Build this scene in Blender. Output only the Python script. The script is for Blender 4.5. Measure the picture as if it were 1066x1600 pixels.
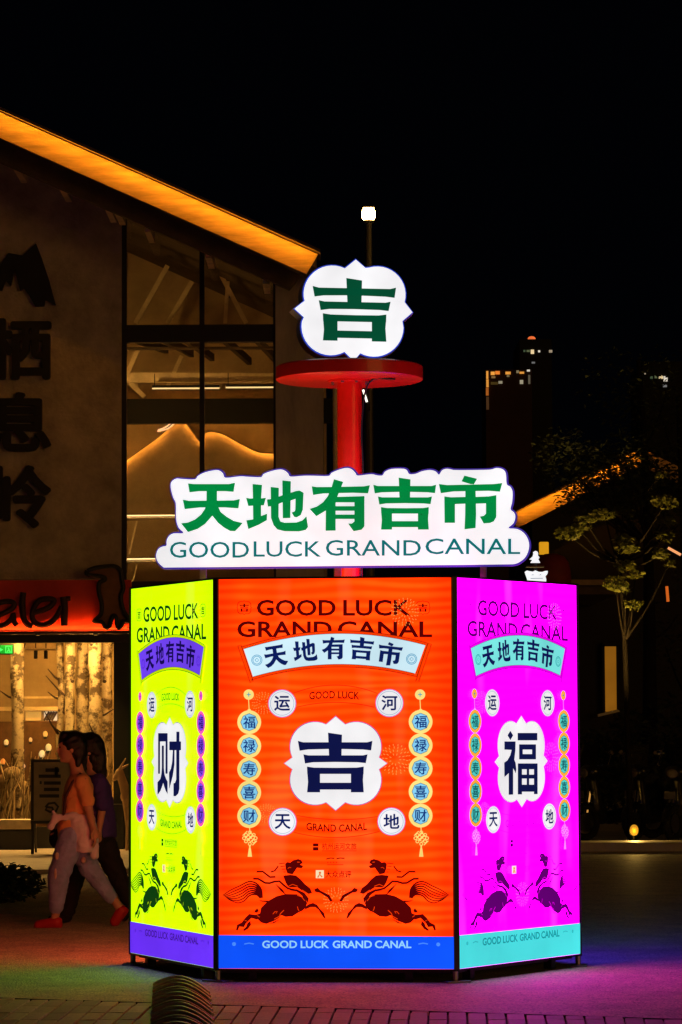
import bpy, bmesh, math, random
from mathutils import Vector, Matrix, noise

for o in list(bpy.data.objects):
    bpy.data.objects.remove(o, do_unlink=True)
SC = bpy.context.scene
COL = SC.collection
R = math.radians
rnd = random.Random(7)

# ------------------------------------------------------------------ camera
F_PX, PITCH, ROLL, CAM_H = 4772.0, 0.06853, -0.004116, 1.6
PW, PH = 1066.0, 1600.0
_c, _s = math.cos(ROLL), math.sin(ROLL)
CAM_F = Vector((0, math.cos(PITCH), math.sin(PITCH)))
_up0 = Vector((0, -math.sin(PITCH), math.cos(PITCH)))
CAM_R = Vector((1, 0, 0)) * _c + _up0 * _s
CAM_U = _up0 * _c - Vector((1, 0, 0)) * _s
CAM_P = Vector((0, 0, CAM_H))
cd = bpy.data.cameras.new('camera')
cam = bpy.data.objects.new('camera', cd)
COL.objects.link(cam)
M = Matrix.Identity(4)
for i in range(3):
    M[i][0], M[i][1], M[i][2], M[i][3] = CAM_R[i], CAM_U[i], -CAM_F[i], CAM_P[i]
cam.matrix_world = M
cd.sensor_fit = 'VERTICAL'
cd.sensor_height = 36.0
cd.lens = F_PX / PH * 36.0
cd.clip_start, cd.clip_end = 0.1, 3000
SC.camera = cam

# ------------------------------------------------------------------ night sky, faint warm city glow
w = bpy.data.worlds.new('World')
SC.world = w
w.use_nodes = True
nt = w.node_tree
bg = nt.nodes['Background']
bg.inputs['Color'].default_value = (0.0003, 0.0004, 0.0008, 1)
bg.inputs['Strength'].default_value = 1.0
sd = bpy.data.lights.new('sun', 'SUN')
sd.energy, sd.angle, sd.color = 0.19, R(25), (1.0, 0.46, 0.09)
sun = bpy.data.objects.new('sun', sd)
COL.objects.link(sun)
sun.rotation_euler = Vector((-0.85, 1.0, -0.12)).to_track_quat('-Z', 'Y').to_euler()

vs = SC.view_settings
vs.view_transform, vs.look, vs.exposure, vs.gamma = 'Standard', 'None', 0.0, 1.0
vs.use_curve_mapping = False
SC.cycles.use_denoising = True
SC.cycles.max_bounces = 6
SC.cycles.sample_clamp_indirect = 4.0


# ------------------------------------------------------------------ helpers
def ray(x, y):
    return CAM_R * ((x - 533) / F_PX) - CAM_U * ((y - 800) / F_PX) + CAM_F


def at(x, y, Y):
    """the point at depth Y that the photograph shows at pixel x, y"""
    d = ray(x, y)
    return CAM_P + d * (Y / d.y)


def on_ground(x, y, z=0.0):
    d = ray(x, y)
    return CAM_P + d * ((z - CAM_H) / d.z)


class Plane:
    def __init__(self, o, ang):
        self.o = Vector(o)
        self.x = Vector((math.cos(ang), math.sin(ang), 0))
        self.n = Vector((math.sin(ang), -math.cos(ang), 0))   # towards the camera
        self.ang = ang

    def to2d(self, px, py):
        d = ray(px, py)
        p = CAM_P + d * ((self.o - CAM_P).dot(self.n) / d.dot(self.n))
        r = p - self.o
        return (r.dot(self.x), r.z)


def lin(c):
    c = c / 255.0
    return c / 12.92 if c <= 0.04045 else ((c + 0.055) / 1.055) ** 2.4


def tag(o, label=None, cat=None, group=None, kind=None):
    if label: o['label'] = label
    if cat: o['category'] = cat
    if group: o['group'] = group
    if kind: o['kind'] = kind
    return o


def empty(name, loc=(0, 0, 0), rz=0.0, parent=None):
    o = bpy.data.objects.new(name, None)
    COL.objects.link(o)
    o.location = loc
    o.rotation_euler = (0, 0, rz)
    o.empty_display_size = 0.1
    if parent: o.parent = parent
    return o


def thing(name, label, cat, loc=(0, 0, 0), rz=0.0, group=None):
    return tag(empty(name, loc, rz), label, cat, group)


class MB:
    """collects shapes, builds them as ONE mesh object"""
    def __init__(self):
        self.v, self.f, self.m = [], [], []

    def add(self, vs, fs, m=0):
        b = len(self.v)
        self.v += [tuple(p) for p in vs]
        for q in fs:
            self.f.append([i + b for i in q])
            self.m.append(m)
        return self

    def box(self, c, s, m=0, rz=0.0, bev=0.0):
        cx, cy, cz = c
        hx, hy, hz = s[0] / 2, s[1] / 2, s[2] / 2
        if bev > 0:
            bm = bmesh.new()
            bmesh.ops.create_cube(bm, size=1)
            for v in bm.verts:
                v.co = (v.co.x * s[0], v.co.y * s[1], v.co.z * s[2])
            bmesh.ops.bevel(bm, geom=list(bm.edges), offset=bev, segments=2, affect='EDGES', profile=0.5)
            bm.verts.index_update()
            pts = [v.co.copy() for v in bm.verts]
            fs = [[v.index for v in f.verts] for f in bm.faces]
            bm.free()
        else:
            pts = [Vector((x, y, z)) for x in (-hx, hx) for y in (-hy, hy) for z in (-hz, hz)]
            fs = [[0, 1, 3, 2], [4, 6, 7, 5], [0, 4, 5, 1], [2, 3, 7, 6], [0, 2, 6, 4], [1, 5, 7, 3]]
        ca, sa = math.cos(rz), math.sin(rz)
        return self.add([(cx + p.x * ca - p.y * sa, cy + p.x * sa + p.y * ca, cz + p.z) for p in pts], fs, m)

    def bar(self, a, b, wd, ht, m=0):
        a, b = Vector(a), Vector(b)
        d = (b - a).normalized()
        up = Vector((0, 0, 1)) if abs(d.z) < 0.95 else Vector((0, 1, 0))
        x = d.cross(up).normalized()
        z = x.cross(d)
        vs = []
        for p in (a, b):
            for sx, sz in ((-1, -1), (1, -1), (1, 1), (-1, 1)):
                vs.append(p + x * (sx * wd / 2) + z * (sz * ht / 2))
        return self.add(vs, [[0, 1, 2, 3], [7, 6, 5, 4], [0, 4, 5, 1], [1, 5, 6, 2], [2, 6, 7, 3], [3, 7, 4, 0]], m)

    def tube(self, pts, rad, m=0, n=8, squash=1.0, axis=None):
        pts = [Vector(p) for p in pts]
        k = len(pts)
        rads = rad if isinstance(rad, (list, tuple)) else [rad] * k
        vs, fs = [], []
        pa = None
        for i in range(k):
            d = (pts[min(i + 1, k - 1)] - pts[max(i - 1, 0)])
            d = d.normalized() if d.length > 1e-9 else Vector((0, 0, 1))
            if pa is None:
                ref = Vector((0, 0, 1)) if abs(d.z) < 0.9 else Vector((1, 0, 0))
                pa = d.cross(ref).normalized()
            pa = (pa - d * pa.dot(d)).normalized()
            pb = d.cross(pa)
            for j in range(n):
                t = 2 * math.pi * j / n
                vs.append(pts[i] + pa * (math.cos(t) * rads[i]) + pb * (math.sin(t) * rads[i] * squash))
        for i in range(k - 1):
            for j in range(n):
                a, b = i * n + j, i * n + (j + 1) % n
                fs.append([a, b, b + n, a + n])
        fs.append(list(range(n))[::-1])
        fs.append([(k - 1) * n + j for j in range(n)])
        return self.add(vs, fs, m)

    def ball(self, c, r, m=0, n=10, k=6):
        c = Vector(c)
        r = r if isinstance(r, (tuple, list)) else (r, r, r)
        vs = [c + Vector((0, 0, -r[2]))]
        for i in range(1, k):
            ph = -math.pi / 2 + math.pi * i / k
            for j in range(n):
                t = 2 * math.pi * j / n
                vs.append(c + Vector((math.cos(t) * math.cos(ph) * r[0], math.sin(t) * math.cos(ph) * r[1], math.sin(ph) * r[2])))
        vs.append(c + Vector((0, 0, r[2])))
        fs = []
        for j in range(n):
            fs.append([0, 1 + (j + 1) % n, 1 + j])
            fs.append([len(vs) - 1, 1 + (k - 2) * n + j, 1 + (k - 2) * n + (j + 1) % n])
        for i in range(k - 2):
            for j in range(n):
                a, b = 1 + i * n + j, 1 + i * n + (j + 1) % n
                fs.append([a, b, b + n, a + n])
        return self.add(vs, fs, m)

    def prism(self, poly, y0, y1, m=0):
        """polygon in (x, z) pushed from y0 (front) to y1 (back)"""
        n = len(poly)
        vs = [(p[0], y0, p[1]) for p in poly] + [(p[0], y1, p[1]) for p in poly]
        fs = [list(range(n)), [n + i for i in range(n)][::-1]]
        fs += [[i, n + i, n + (i + 1) % n, (i + 1) % n] for i in range(n)]
        return self.add(vs, fs, m)

    def slab(self, poly, z0, z1, m=0):
        """polygon in (x, y) pushed from z0 to z1"""
        n = len(poly)
        vs = [(p[0], p[1], z0) for p in poly] + [(p[0], p[1], z1) for p in poly]
        fs = [list(range(n))[::-1], [n + i for i in range(n)]]
        fs += [[i, (i + 1) % n, n + (i + 1) % n, n + i] for i in range(n)]
        return self.add(vs, fs, m)

    def flat(self, polys, y, m=0):
        for p in polys:
            self.add([(q[0], y, q[1]) for q in p], [list(range(len(p)))], m)
        return self

    def mesh(self, name, mats, smooth=False, fix=True):
        me = bpy.data.meshes.new(name)
        me.from_pydata(self.v, [], self.f)
        mats = mats if isinstance(mats, (list, tuple)) else [mats]
        for q in mats: me.materials.append(q)
        me.polygons.foreach_set('material_index', self.m)
        if smooth: me.polygons.foreach_set('use_smooth', [True] * len(me.polygons))
        if fix:
            bm = bmesh.new(); bm.from_mesh(me)
            bmesh.ops.recalc_face_normals(bm, faces=bm.faces)
            bm.to_mesh(me); bm.free()
        me.update()
        return me

    def build(self, name, mats, parent=None, smooth=False, fix=True):
        o = bpy.data.objects.new(name, self.mesh(name, mats, smooth, fix))
        COL.objects.link(o)
        if parent: o.parent = parent
        return o


def copy_tree(o, parent=None):
    c = o.copy(); COL.objects.link(c); c.parent = parent
    for ch in list(o.children): copy_tree(ch, c)
    return c


def auto_smooth(o, ang=40):
    me = o.data
    me.polygons.foreach_set('use_smooth', [True] * len(me.polygons))
    bm = bmesh.new(); bm.from_mesh(me)
    for e in bm.edges:
        if len(e.link_faces) == 2 and e.calc_face_angle(0) > R(ang): e.smooth = False
    bm.to_mesh(me); bm.free()
    return o


# ------------------------------------------------------------------ materials
MATS = {}


def mat(name, col, rough=0.7, var=0.25, scale=6.0, bump=0.0, bscale=60.0, metal=0.0, spec=0.5, coat=0.0,
        stretch=(1, 1, 1), rand=0.0, translucent=0.0):
    if name in MATS: return MATS[name]
    m = bpy.data.materials.new(name)
    m.use_nodes = True
    t = m.node_tree
    b = t.nodes['Principled BSDF']
    tc = t.nodes.new('ShaderNodeTexCoord')
    mp = t.nodes.new('ShaderNodeMapping')
    mp.inputs['Scale'].default_value = stretch
    t.links.new(tc.outputs['Object'], mp.inputs['Vector'])
    nz = t.nodes.new('ShaderNodeTexNoise')
    nz.inputs['Scale'].default_value = scale
    nz.inputs['Detail'].default_value = 6
    nz.inputs['Roughness'].default_value = 0.65
    t.links.new(mp.outputs[0], nz.inputs['Vector'])
    rp = t.nodes.new('ShaderNodeValToRGB')
    rp.color_ramp.elements[0].position, rp.color_ramp.elements[1].position = 0.3, 0.72
    rp.color_ramp.elements[0].color = tuple(c * (1 - var) for c in col) + (1,)
    rp.color_ramp.elements[1].color = tuple(min(1, c * (1 + var)) for c in col) + (1,)
    t.links.new(nz.outputs['Fac'], rp.inputs['Fac'])
    src = rp.outputs['Color']
    if rand > 0:
        oi = t.nodes.new('ShaderNodeObjectInfo')
        mr = t.nodes.new('ShaderNodeMapRange')
        mr.inputs['To Min'].default_value, mr.inputs['To Max'].default_value = 1 - rand, 1 + rand
        t.links.new(oi.outputs['Random'], mr.inputs['Value'])
        mx = t.nodes.new('ShaderNodeVectorMath'); mx.operation = 'SCALE'
        t.links.new(src, mx.inputs[0]); t.links.new(mr.outputs[0], mx.inputs['Scale'])
        src = mx.outputs[0]
    t.links.new(src, b.inputs['Base Color'])
    b.inputs['Metallic'].default_value = metal
    b.inputs['Specular IOR Level'].default_value = spec
    b.inputs['Coat Weight'].default_value = coat
    rr = t.nodes.new('ShaderNodeMapRange')
    rr.inputs['To Min'].default_value, rr.inputs['To Max'].default_value = max(0.05, rough - 0.12), min(1, rough + 0.12)
    t.links.new(nz.outputs['Fac'], rr.inputs['Value'])
    t.links.new(rr.outputs[0], b.inputs['Roughness'])
    if bump > 0:
        n2 = t.nodes.new('ShaderNodeTexNoise')
        n2.inputs['Scale'].default_value = bscale
        n2.inputs['Detail'].default_value = 5
        t.links.new(mp.outputs[0], n2.inputs['Vector'])
        bp = t.nodes.new('ShaderNodeBump')
        bp.inputs['Strength'].default_value = bump
        bp.inputs['Distance'].default_value = 0.02
        t.links.new(n2.outputs['Fac'], bp.inputs['Height'])
        t.links.new(bp.outputs[0], b.inputs['Normal'])
    if translucent > 0:
        out = t.nodes['Material Output']
        tl = t.nodes.new('ShaderNodeBsdfTranslucent')
        t.links.new(src, tl.inputs['Color'])
        ms = t.nodes.new('ShaderNodeMixShader'); ms.inputs[0].default_value = translucent
        t.links.new(b.outputs[0], ms.inputs[1]); t.links.new(tl.outputs[0], ms.inputs[2])
        t.links.new(ms.outputs[0], out.inputs['Surface'])
    MATS[name] = m
    return m


def glow(name, rgb8, strength=1.0, sample=True, linear=None):
    """something that gives off light: colour as it looks (8 bit)"""
    if name in MATS: return MATS[name]
    m = bpy.data.materials.new(name)
    m.use_nodes = True
    t = m.node_tree
    b = t.nodes['Principled BSDF']
    c = linear or tuple(lin(q) for q in rgb8)
    b.inputs['Base Color'].default_value = tuple(q * 0.4 for q in c) + (1,)
    b.inputs['Roughness'].default_value = 0.5
    b.inputs['Specular IOR Level'].default_value = 0.2
    b.inputs['Emission Color'].default_value = tuple(c) + (1,)
    b.inputs['Emission Strength'].default_value = strength
    if not sample: m.cycles.emission_sampling = 'NONE'
    if strength <= 1.3:      # backlights are never quite even
        tc = t.nodes.new('ShaderNodeTexCoord')
        nz = t.nodes.new('ShaderNodeTexNoise'); nz.inputs['Scale'].default_value = 2.2; nz.inputs['Detail'].default_value = 3
        t.links.new(tc.outputs['Object'], nz.inputs['Vector'])
        mr = t.nodes.new('ShaderNodeMapRange'); mr.inputs['From Min'].default_value, mr.inputs['From Max'].default_value = .3, .7
        mr.inputs['To Min'].default_value, mr.inputs['To Max'].default_value = strength * .86, strength * 1.1
        t.links.new(nz.outputs['Fac'], mr.inputs['Value']); t.links.new(mr.outputs[0], b.inputs['Emission Strength'])
    MATS[name] = m
    return m


def ink(rgb8):
    return glow('ink_%d_%d_%d' % rgb8, rgb8, 1.0, False)


def fabric(name, rgb8, rgb8b, strength, half_w, wave=1.0):
    """printed cloth stretched over a back-lit box: uneven lamps, faint brighter bands, dimmer at the frame"""
    m = bpy.data.materials.new(name)
    m.use_nodes = True
    t = m.node_tree
    L = t.links.new
    b = t.nodes['Principled BSDF']
    tc = t.nodes.new('ShaderNodeTexCoord')
    sx = t.nodes.new('ShaderNodeSeparateXYZ'); L(tc.outputs['Object'], sx.inputs[0])
    # wavy brighter bands, mixed into the glow colour
    mp = t.nodes.new('ShaderNodeMapping'); mp.inputs['Scale'].default_value = (0.5, 1, 2.2)
    L(tc.outputs['Object'], mp.inputs['Vector'])
    wv = t.nodes.new('ShaderNodeTexWave'); wv.bands_direction = 'Z'
    wv.inputs['Scale'].default_value = 2.3; wv.inputs['Distortion'].default_value = 7.0
    wv.inputs['Detail'].default_value = 1.5; wv.inputs['Detail Scale'].default_value = 0.9
    L(mp.outputs[0], wv.inputs['Vector'])
    nz = t.nodes.new('ShaderNodeTexNoise'); nz.inputs['Scale'].default_value = 1.3; nz.inputs['Detail'].default_value = 2
    mp2 = t.nodes.new('ShaderNodeMapping'); mp2.inputs['Scale'].default_value = (2.2, 1, 0.8)
    L(tc.outputs['Object'], mp2.inputs['Vector']); L(mp2.outputs[0], nz.inputs['Vector'])
    mul = t.nodes.new('ShaderNodeMath'); mul.operation = 'MULTIPLY'
    L(wv.outputs['Fac'], mul.inputs[0]); L(nz.outputs['Fac'], mul.inputs[1])
    mr = t.nodes.new('ShaderNodeMapRange'); mr.inputs['From Min'].default_value = 0.05; mr.inputs['From Max'].default_value = 0.62
    mr.inputs['To Max'].default_value = wave
    L(mul.outputs[0], mr.inputs['Value'])
    mix = t.nodes.new('ShaderNodeMix'); mix.data_type = 'RGBA'
    mix.inputs['A'].default_value = tuple(lin(q) for q in rgb8) + (1,)
    mix.inputs['B'].default_value = tuple(lin(q) for q in rgb8b) + (1,)
    L(mr.outputs[0], mix.inputs['Factor'])
    # pale upright hot spots where the lamps sit close behind the cloth
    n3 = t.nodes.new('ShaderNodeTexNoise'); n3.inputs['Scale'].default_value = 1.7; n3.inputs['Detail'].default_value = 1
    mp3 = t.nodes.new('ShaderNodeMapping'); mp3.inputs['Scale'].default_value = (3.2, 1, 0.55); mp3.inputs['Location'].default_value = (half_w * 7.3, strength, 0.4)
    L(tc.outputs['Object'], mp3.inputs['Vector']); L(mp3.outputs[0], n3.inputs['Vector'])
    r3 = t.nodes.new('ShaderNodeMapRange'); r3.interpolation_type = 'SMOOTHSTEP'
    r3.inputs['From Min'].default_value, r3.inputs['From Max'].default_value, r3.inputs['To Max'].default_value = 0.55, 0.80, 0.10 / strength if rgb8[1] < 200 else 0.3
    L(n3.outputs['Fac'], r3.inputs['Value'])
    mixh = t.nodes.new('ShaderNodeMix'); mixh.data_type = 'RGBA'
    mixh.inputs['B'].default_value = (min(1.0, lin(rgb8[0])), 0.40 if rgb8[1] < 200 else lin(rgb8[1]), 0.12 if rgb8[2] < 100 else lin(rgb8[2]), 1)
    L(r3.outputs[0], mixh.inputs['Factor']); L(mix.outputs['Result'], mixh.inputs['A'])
    mix = mixh
    # lamps are weaker beside the frame
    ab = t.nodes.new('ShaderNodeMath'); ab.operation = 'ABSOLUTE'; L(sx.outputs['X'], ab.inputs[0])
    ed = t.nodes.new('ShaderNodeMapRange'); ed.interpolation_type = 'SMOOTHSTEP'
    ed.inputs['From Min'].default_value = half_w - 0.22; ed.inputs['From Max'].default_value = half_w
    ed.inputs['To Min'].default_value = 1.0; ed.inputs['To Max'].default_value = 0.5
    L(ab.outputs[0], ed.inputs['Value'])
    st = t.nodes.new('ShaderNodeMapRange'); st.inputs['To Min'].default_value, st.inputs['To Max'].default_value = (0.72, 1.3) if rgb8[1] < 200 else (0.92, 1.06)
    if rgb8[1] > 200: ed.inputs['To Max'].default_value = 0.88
    L(nz.outputs['Fac'], st.inputs['Value'])
    m1 = t.nodes.new('ShaderNodeMath'); m1.operation = 'MULTIPLY'
    L(ed.outputs[0], m1.inputs[0]); L(st.outputs[0], m1.inputs[1])
    m2 = t.nodes.new('ShaderNodeMath'); m2.operation = 'MULTIPLY'; m2.inputs[1].default_value = strength
    L(m1.outputs[0], m2.inputs[0])
    L(mix.outputs['Result'], b.inputs['Emission Color'])
    L(m2.outputs[0], b.inputs['Emission Strength'])
    L(mix.outputs['Result'], b.inputs['Base Color'])
    b.inputs['Roughness'].default_value = 0.45
    b.inputs['Specular IOR Level'].default_value = 0.25
    return m


def glass(name, tint=(0.9, 0.9, 0.85), refl=0.06, rough=0.02):
    if name in MATS: return MATS[name]
    m = bpy.data.materials.new(name)
    m.use_nodes = True
    t = m.node_tree
    t.nodes.remove(t.nodes['Principled BSDF'])
    out = t.nodes['Material Output']
    tr = t.nodes.new('ShaderNodeBsdfTransparent'); tr.inputs[0].default_value = tuple(tint) + (1,)
    gl = t.nodes.new('ShaderNodeBsdfGlossy'); gl.inputs['Roughness'].default_value = rough
    fr = t.nodes.new('ShaderNodeFresnel'); fr.inputs['IOR'].default_value = 1.5
    ms = t.nodes.new('ShaderNodeMixShader')
    t.links.new(fr.outputs[0], ms.inputs[0])
    t.links.new(tr.outputs[0], ms.inputs[1]); t.links.new(gl.outputs[0], ms.inputs[2])
    t.links.new(ms.outputs[0], out.inputs['Surface'])
    MATS[name] = m
    return m


# ------------------------------------------------------------------ flat lettering
_tc = {}


def text2d(body, bold=0.0):
    """outline polygons of a text in (x, y), stretched to the unit box"""
    k = (body, bold)
    if k in _tc: return _tc[k]
    stamp = 0.0
    if bold > 0 and any(ord(ch) > 0x2e80 for ch in body): stamp, bold = bold, 0.0
    cu = bpy.data.curves.new('tmp', 'FONT')
    cu.body = body
    cu.offset = bold
    cu.resolution_u = 3
    ob = bpy.data.objects.new('tmp', cu)
    COL.objects.link(ob)
    dg = bpy.context.evaluated_depsgraph_get()
    me = bpy.data.meshes.new_from_object(ob.evaluated_get(dg))
    vs = [(v.co.x, v.co.y) for v in me.vertices]
    fs = [list(p.vertices) for p in me.polygons]
    bpy.data.objects.remove(ob); bpy.data.curves.remove(cu); bpy.data.meshes.remove(me)
    x0, x1 = min(v[0] for v in vs), max(v[0] for v in vs)
    y0, y1 = min(v[1] for v in vs), max(v[1] for v in vs)
    vs = [((v[0] - x0) / (x1 - x0), (v[1] - y0) / (y1 - y0)) for v in vs]
    out = [[vs[i] for i in f] for f in fs]
    if stamp > 0:
        sx, sy = stamp / (x1 - x0), stamp / (y1 - y0)
        base = out
        out = []
        for j in range(8):
            dx, dy = math.cos(j * math.pi / 4) * sx, math.sin(j * math.pi / 4) * sy
            out += [[(p[0] + dx, p[1] + dy) for p in f] for f in base]
        out = [[((p[0] + sx) / (1 + 2 * sx), (p[1] + sy) / (1 + 2 * sy)) for p in f] for f in out]
    _tc[k] = out
    return _tc[k]


def text_px(body, x0, y0, x1, y1, bold=0.0, arc=None):
    """text polygons in photo pixels; y1 is the foot; arc(x) shifts y"""
    out = []
    for f in text2d(body, bold):
        q = []
        for (u, v) in f:
            x = x0 + (x1 - x0) * u
            y = y1 + (y0 - y1) * v
            if arc: y += arc(x)
            q.append((x, y))
        out.append(q)
    return out


def zp(pts, ox, oy, s):
    return [(ox + x / s, oy + y / s) for x, y in pts]


def bbox(polys):
    xs = [p[0] for q in polys for p in q]; ys = [p[1] for q in polys for p in q]
    return min(xs), min(ys), max(xs), max(ys)


def norm(polys):
    a, b, c, d = bbox(polys)
    return [[((x - a) / (c - a), (y - b) / (d - b)) for x, y in q] for q in polys]


def put(npolys, cx, cy, wd, ht, rot=0.0):
    ca, sa = math.cos(rot), math.sin(rot)
    out = []
    for q in npolys:
        r = []
        for u, v in q:
            x, y = (u - 0.5) * wd, (v - 0.5) * ht
            r.append((cx + x * ca - y * sa, cy + x * sa + y * ca))
        out.append(r)
    return out


def stroke(pts, wd):
    """polyline with a width (or widths) as quads"""
    n = len(pts)
    ws = wd if isinstance(wd, (list, tuple)) else [wd] * n
    L, Rr = [], []
    for i in range(n):
        a, b = pts[max(i - 1, 0)], pts[min(i + 1, n - 1)]
        dx, dy = b[0] - a[0], b[1] - a[1]
        l = math.hypot(dx, dy) or 1
        nx, ny = -dy / l * ws[i] / 2, dx / l * ws[i] / 2
        L.append((pts[i][0] + nx, pts[i][1] + ny)); Rr.append((pts[i][0] - nx, pts[i][1] - ny))
    return [[L[i], L[i + 1], Rr[i + 1], Rr[i]] for i in range(n - 1)]


def disc(cx, cy, r, n=28, ry=None):
    ry = ry or r
    return [(cx + r * math.cos(2 * math.pi * i / n), cy + ry * math.sin(2 * math.pi * i / n)) for i in range(n)]


def ring(cx, cy, r0, r1, n=28):
    a, b = disc(cx, cy, r0, n), disc(cx, cy, r1, n)
    return [[a[i], a[(i + 1) % n], b[(i + 1) % n], b[i]] for i in range(n)]


def spline(pts, n=6):
    out = []
    k = len(pts)
    for i in range(k - 1):
        p0, p1, p2, p3 = pts[max(i - 1, 0)], pts[i], pts[i + 1], pts[min(i + 2, k - 1)]
        for j in range(n):
            t = j / n
            out.append(tuple(0.5 * (2 * p1[d] + (p2[d] - p0[d]) * t + (2 * p0[d] - 5 * p1[d] + 4 * p2[d] - p3[d]) * t * t
                                    + (3 * p1[d] - p0[d] - 3 * p2[d] + p3[d]) * t ** 3) for d in range(len(p1))))
    out.append(tuple(pts[-1]))
    return out


def cloud(cx, cy, hw, hh, grow=0.0):
    """four-lobed emblem with pointed tips, y downwards"""
    q = []
    q.append((0, 205.5))
    for i in range(15):
        t = R(64 + (205 - 64) * i / 14)
        q.append((-90 + 109.5 * math.cos(t), 72 + 109.5 * math.sin(t)))
    q.append((-225, 0))
    left = q[:]
    bot = [(x, -y) for x, y in left[1:-1]][::-1]
    half = left + bot + [(0, -205.5)]
    full = half + [(-x, y) for x, y in half[1:-1]][::-1]
    return [(cx + x * (hw + grow) / 225, cy - y * (hh + grow) / 205.5) for x, y in full]


# characters traced stroke by stroke
A_ = (240, 725, 5.33); B_ = (430, 725, 5.33); C_ = (630, 725, 5.076); D_ = (440, 1110, 6.27)
TIAN = [zp(q, *A_) for q in [
    [(290, 163), (340, 168), (630, 168), (680, 157), (668, 232), (600, 227), (380, 227), (302, 236)],
    [(445, 200), (530, 200), (530, 320), (538, 370), (435, 370), (443, 320)],
    [(247, 298), (300, 308), (443, 306), (530, 306), (670, 304), (720, 293), (708, 370), (600, 362), (390, 362), (262, 376)],
    [(443, 340), (530, 340), (520, 390), (492, 430), (430, 500), (370, 540), (290, 567), (232, 495), (290, 488), (350, 462), (400, 420), (430, 375)],
    [(445, 345), (535, 345), (560, 400), (610, 440), (670, 475), (742, 492), (720, 520), (680, 560), (640, 558), (590, 530), (540, 490), (492, 430), (465, 395)]]]
DI = [zp(q, *A_) for q in [
    [(827, 168), (905, 175), (897, 300), (897, 450), (832, 470), (830, 300)],
    [(773, 282), (800, 288), (900, 288), (937, 282), (920, 345), (860, 345), (792, 350)],
    [(775, 470), (832, 462), (895, 435), (947, 415), (945, 468), (880, 505), (792, 542)]]] + [zp(q, *B_) for q in [
    [(-35, 192), (32, 200), (30, 440), (45, 480), (80, 490), (180, 488), (230, 470), (262, 437), (275, 525), (255, 550), (200, 562), (80, 560), (20, 545), (-10, 510), (-32, 450)],
    [(62, 138), (132, 145), (128, 450), (66, 452)],
    [(-66, 297), (-10, 290), (60, 262), (180, 225), (205, 222), (238, 240), (232, 380), (215, 425), (180, 445), (160, 440), (140, 405), (165, 395), (170, 380), (172, 290), (130, 305), (60, 320), (-10, 350), (-58, 355)]]]
YOU = [zp(q, *B_) for q in [
    [(307, 187), (350, 193), (480, 192), (740, 187), (790, 178), (775, 245), (650, 240), (520, 243), (400, 246), (318, 258)],
    [(492, 128), (568, 150), (540, 220), (512, 290), (470, 340), (420, 390), (345, 435), (290, 375), (350, 355), (400, 320), (440, 270), (470, 200)],
    [(425, 330), (505, 285), (505, 555), (422, 556)],
    [(500, 275), (700, 270), (745, 268), (745, 320), (500, 320)],
    [(662, 300), (745, 270), (745, 520), (720, 548), (655, 560), (610, 497), (640, 497), (662, 480)],
    [(500, 352), (665, 352), (665, 390), (500, 390)], [(500, 422), (665, 422), (665, 458), (500, 458)]]]
JI = [zp(q, *D_) for q in [
    [(163, 298), (215, 312), (460, 312), (590, 312), (840, 312), (893, 298), (880, 392), (800, 383), (590, 378), (465, 378), (260, 383), (180, 395)],
    [(458, 218), (595, 238), (590, 450), (468, 450)],
    [(217, 430), (265, 440), (465, 440), (590, 440), (800, 440), (845, 430), (828, 516), (750, 508), (530, 505), (310, 508), (233, 520)],
    [(252, 550), (320, 560), (540, 562), (740, 560), (808, 550), (806, 622), (255, 622)],
    [(254, 590), (380, 590), (380, 802), (253, 802), (262, 700)], [(682, 590), (807, 590), (800, 680), (808, 802), (682, 802)],
    [(370, 708), (690, 708), (690, 775), (370, 775)]]]
SHI = [zp(q, *C_) for q in [
    [(487, 93), (587, 118), (562, 162), (535, 160), (465, 138)],
    [(285, 160), (350, 168), (490, 165), (600, 163), (720, 160), (787, 152), (768, 220), (680, 213), (575, 215), (400, 218), (300, 232)],
    [(495, 190), (575, 190), (580, 400), (575, 508), (488, 518), (493, 400)],
    [(328, 258), (380, 265), (495, 262), (575, 262), (680, 258), (740, 248), (740, 310), (575, 315), (495, 315), (330, 322)],
    [(328, 258), (412, 300), (412, 467), (330, 467)],
    [(658, 290), (740, 250), (740, 420), (720, 455), (690, 468), (640, 472), (610, 418), (640, 412), (658, 395)]]]
NJI = norm(JI)
SIGN_CHARS = [TIAN, DI, YOU, put(NJI, 632.7, 787, 98, 81), SHI]
CAI = [zp(q, 235, 1120, 10) for q in [
    [(155, 255), (303, 255), (303, 385), (155, 385)], [(155, 380), (185, 380), (183, 888), (155, 888)], [(272, 380), (303, 380), (303, 888), (270, 888)],
    [(212, 450), (245, 450), (245, 800), (255, 900), (280, 970), (303, 1010), (303, 1205), (275, 1160), (250, 1090), (235, 1030), (220, 1080), (190, 1160), (145, 1220), (145, 1020), (190, 970), (208, 880), (213, 780)],
    [(330, 385), (513, 385), (513, 522), (330, 522)],
    [(440, 232), (488, 232), (488, 1130), (470, 1200), (430, 1240), (395, 1240), (395, 1040), (420, 1030), (437, 980)],
    [(385, 520), (412, 520), (410, 750), (385, 920), (330, 1130), (325, 870), (355, 810), (375, 700)]]]


def rc(a, b, c, d): return [(a, b), (c, b), (c, d), (a, d)]


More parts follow.
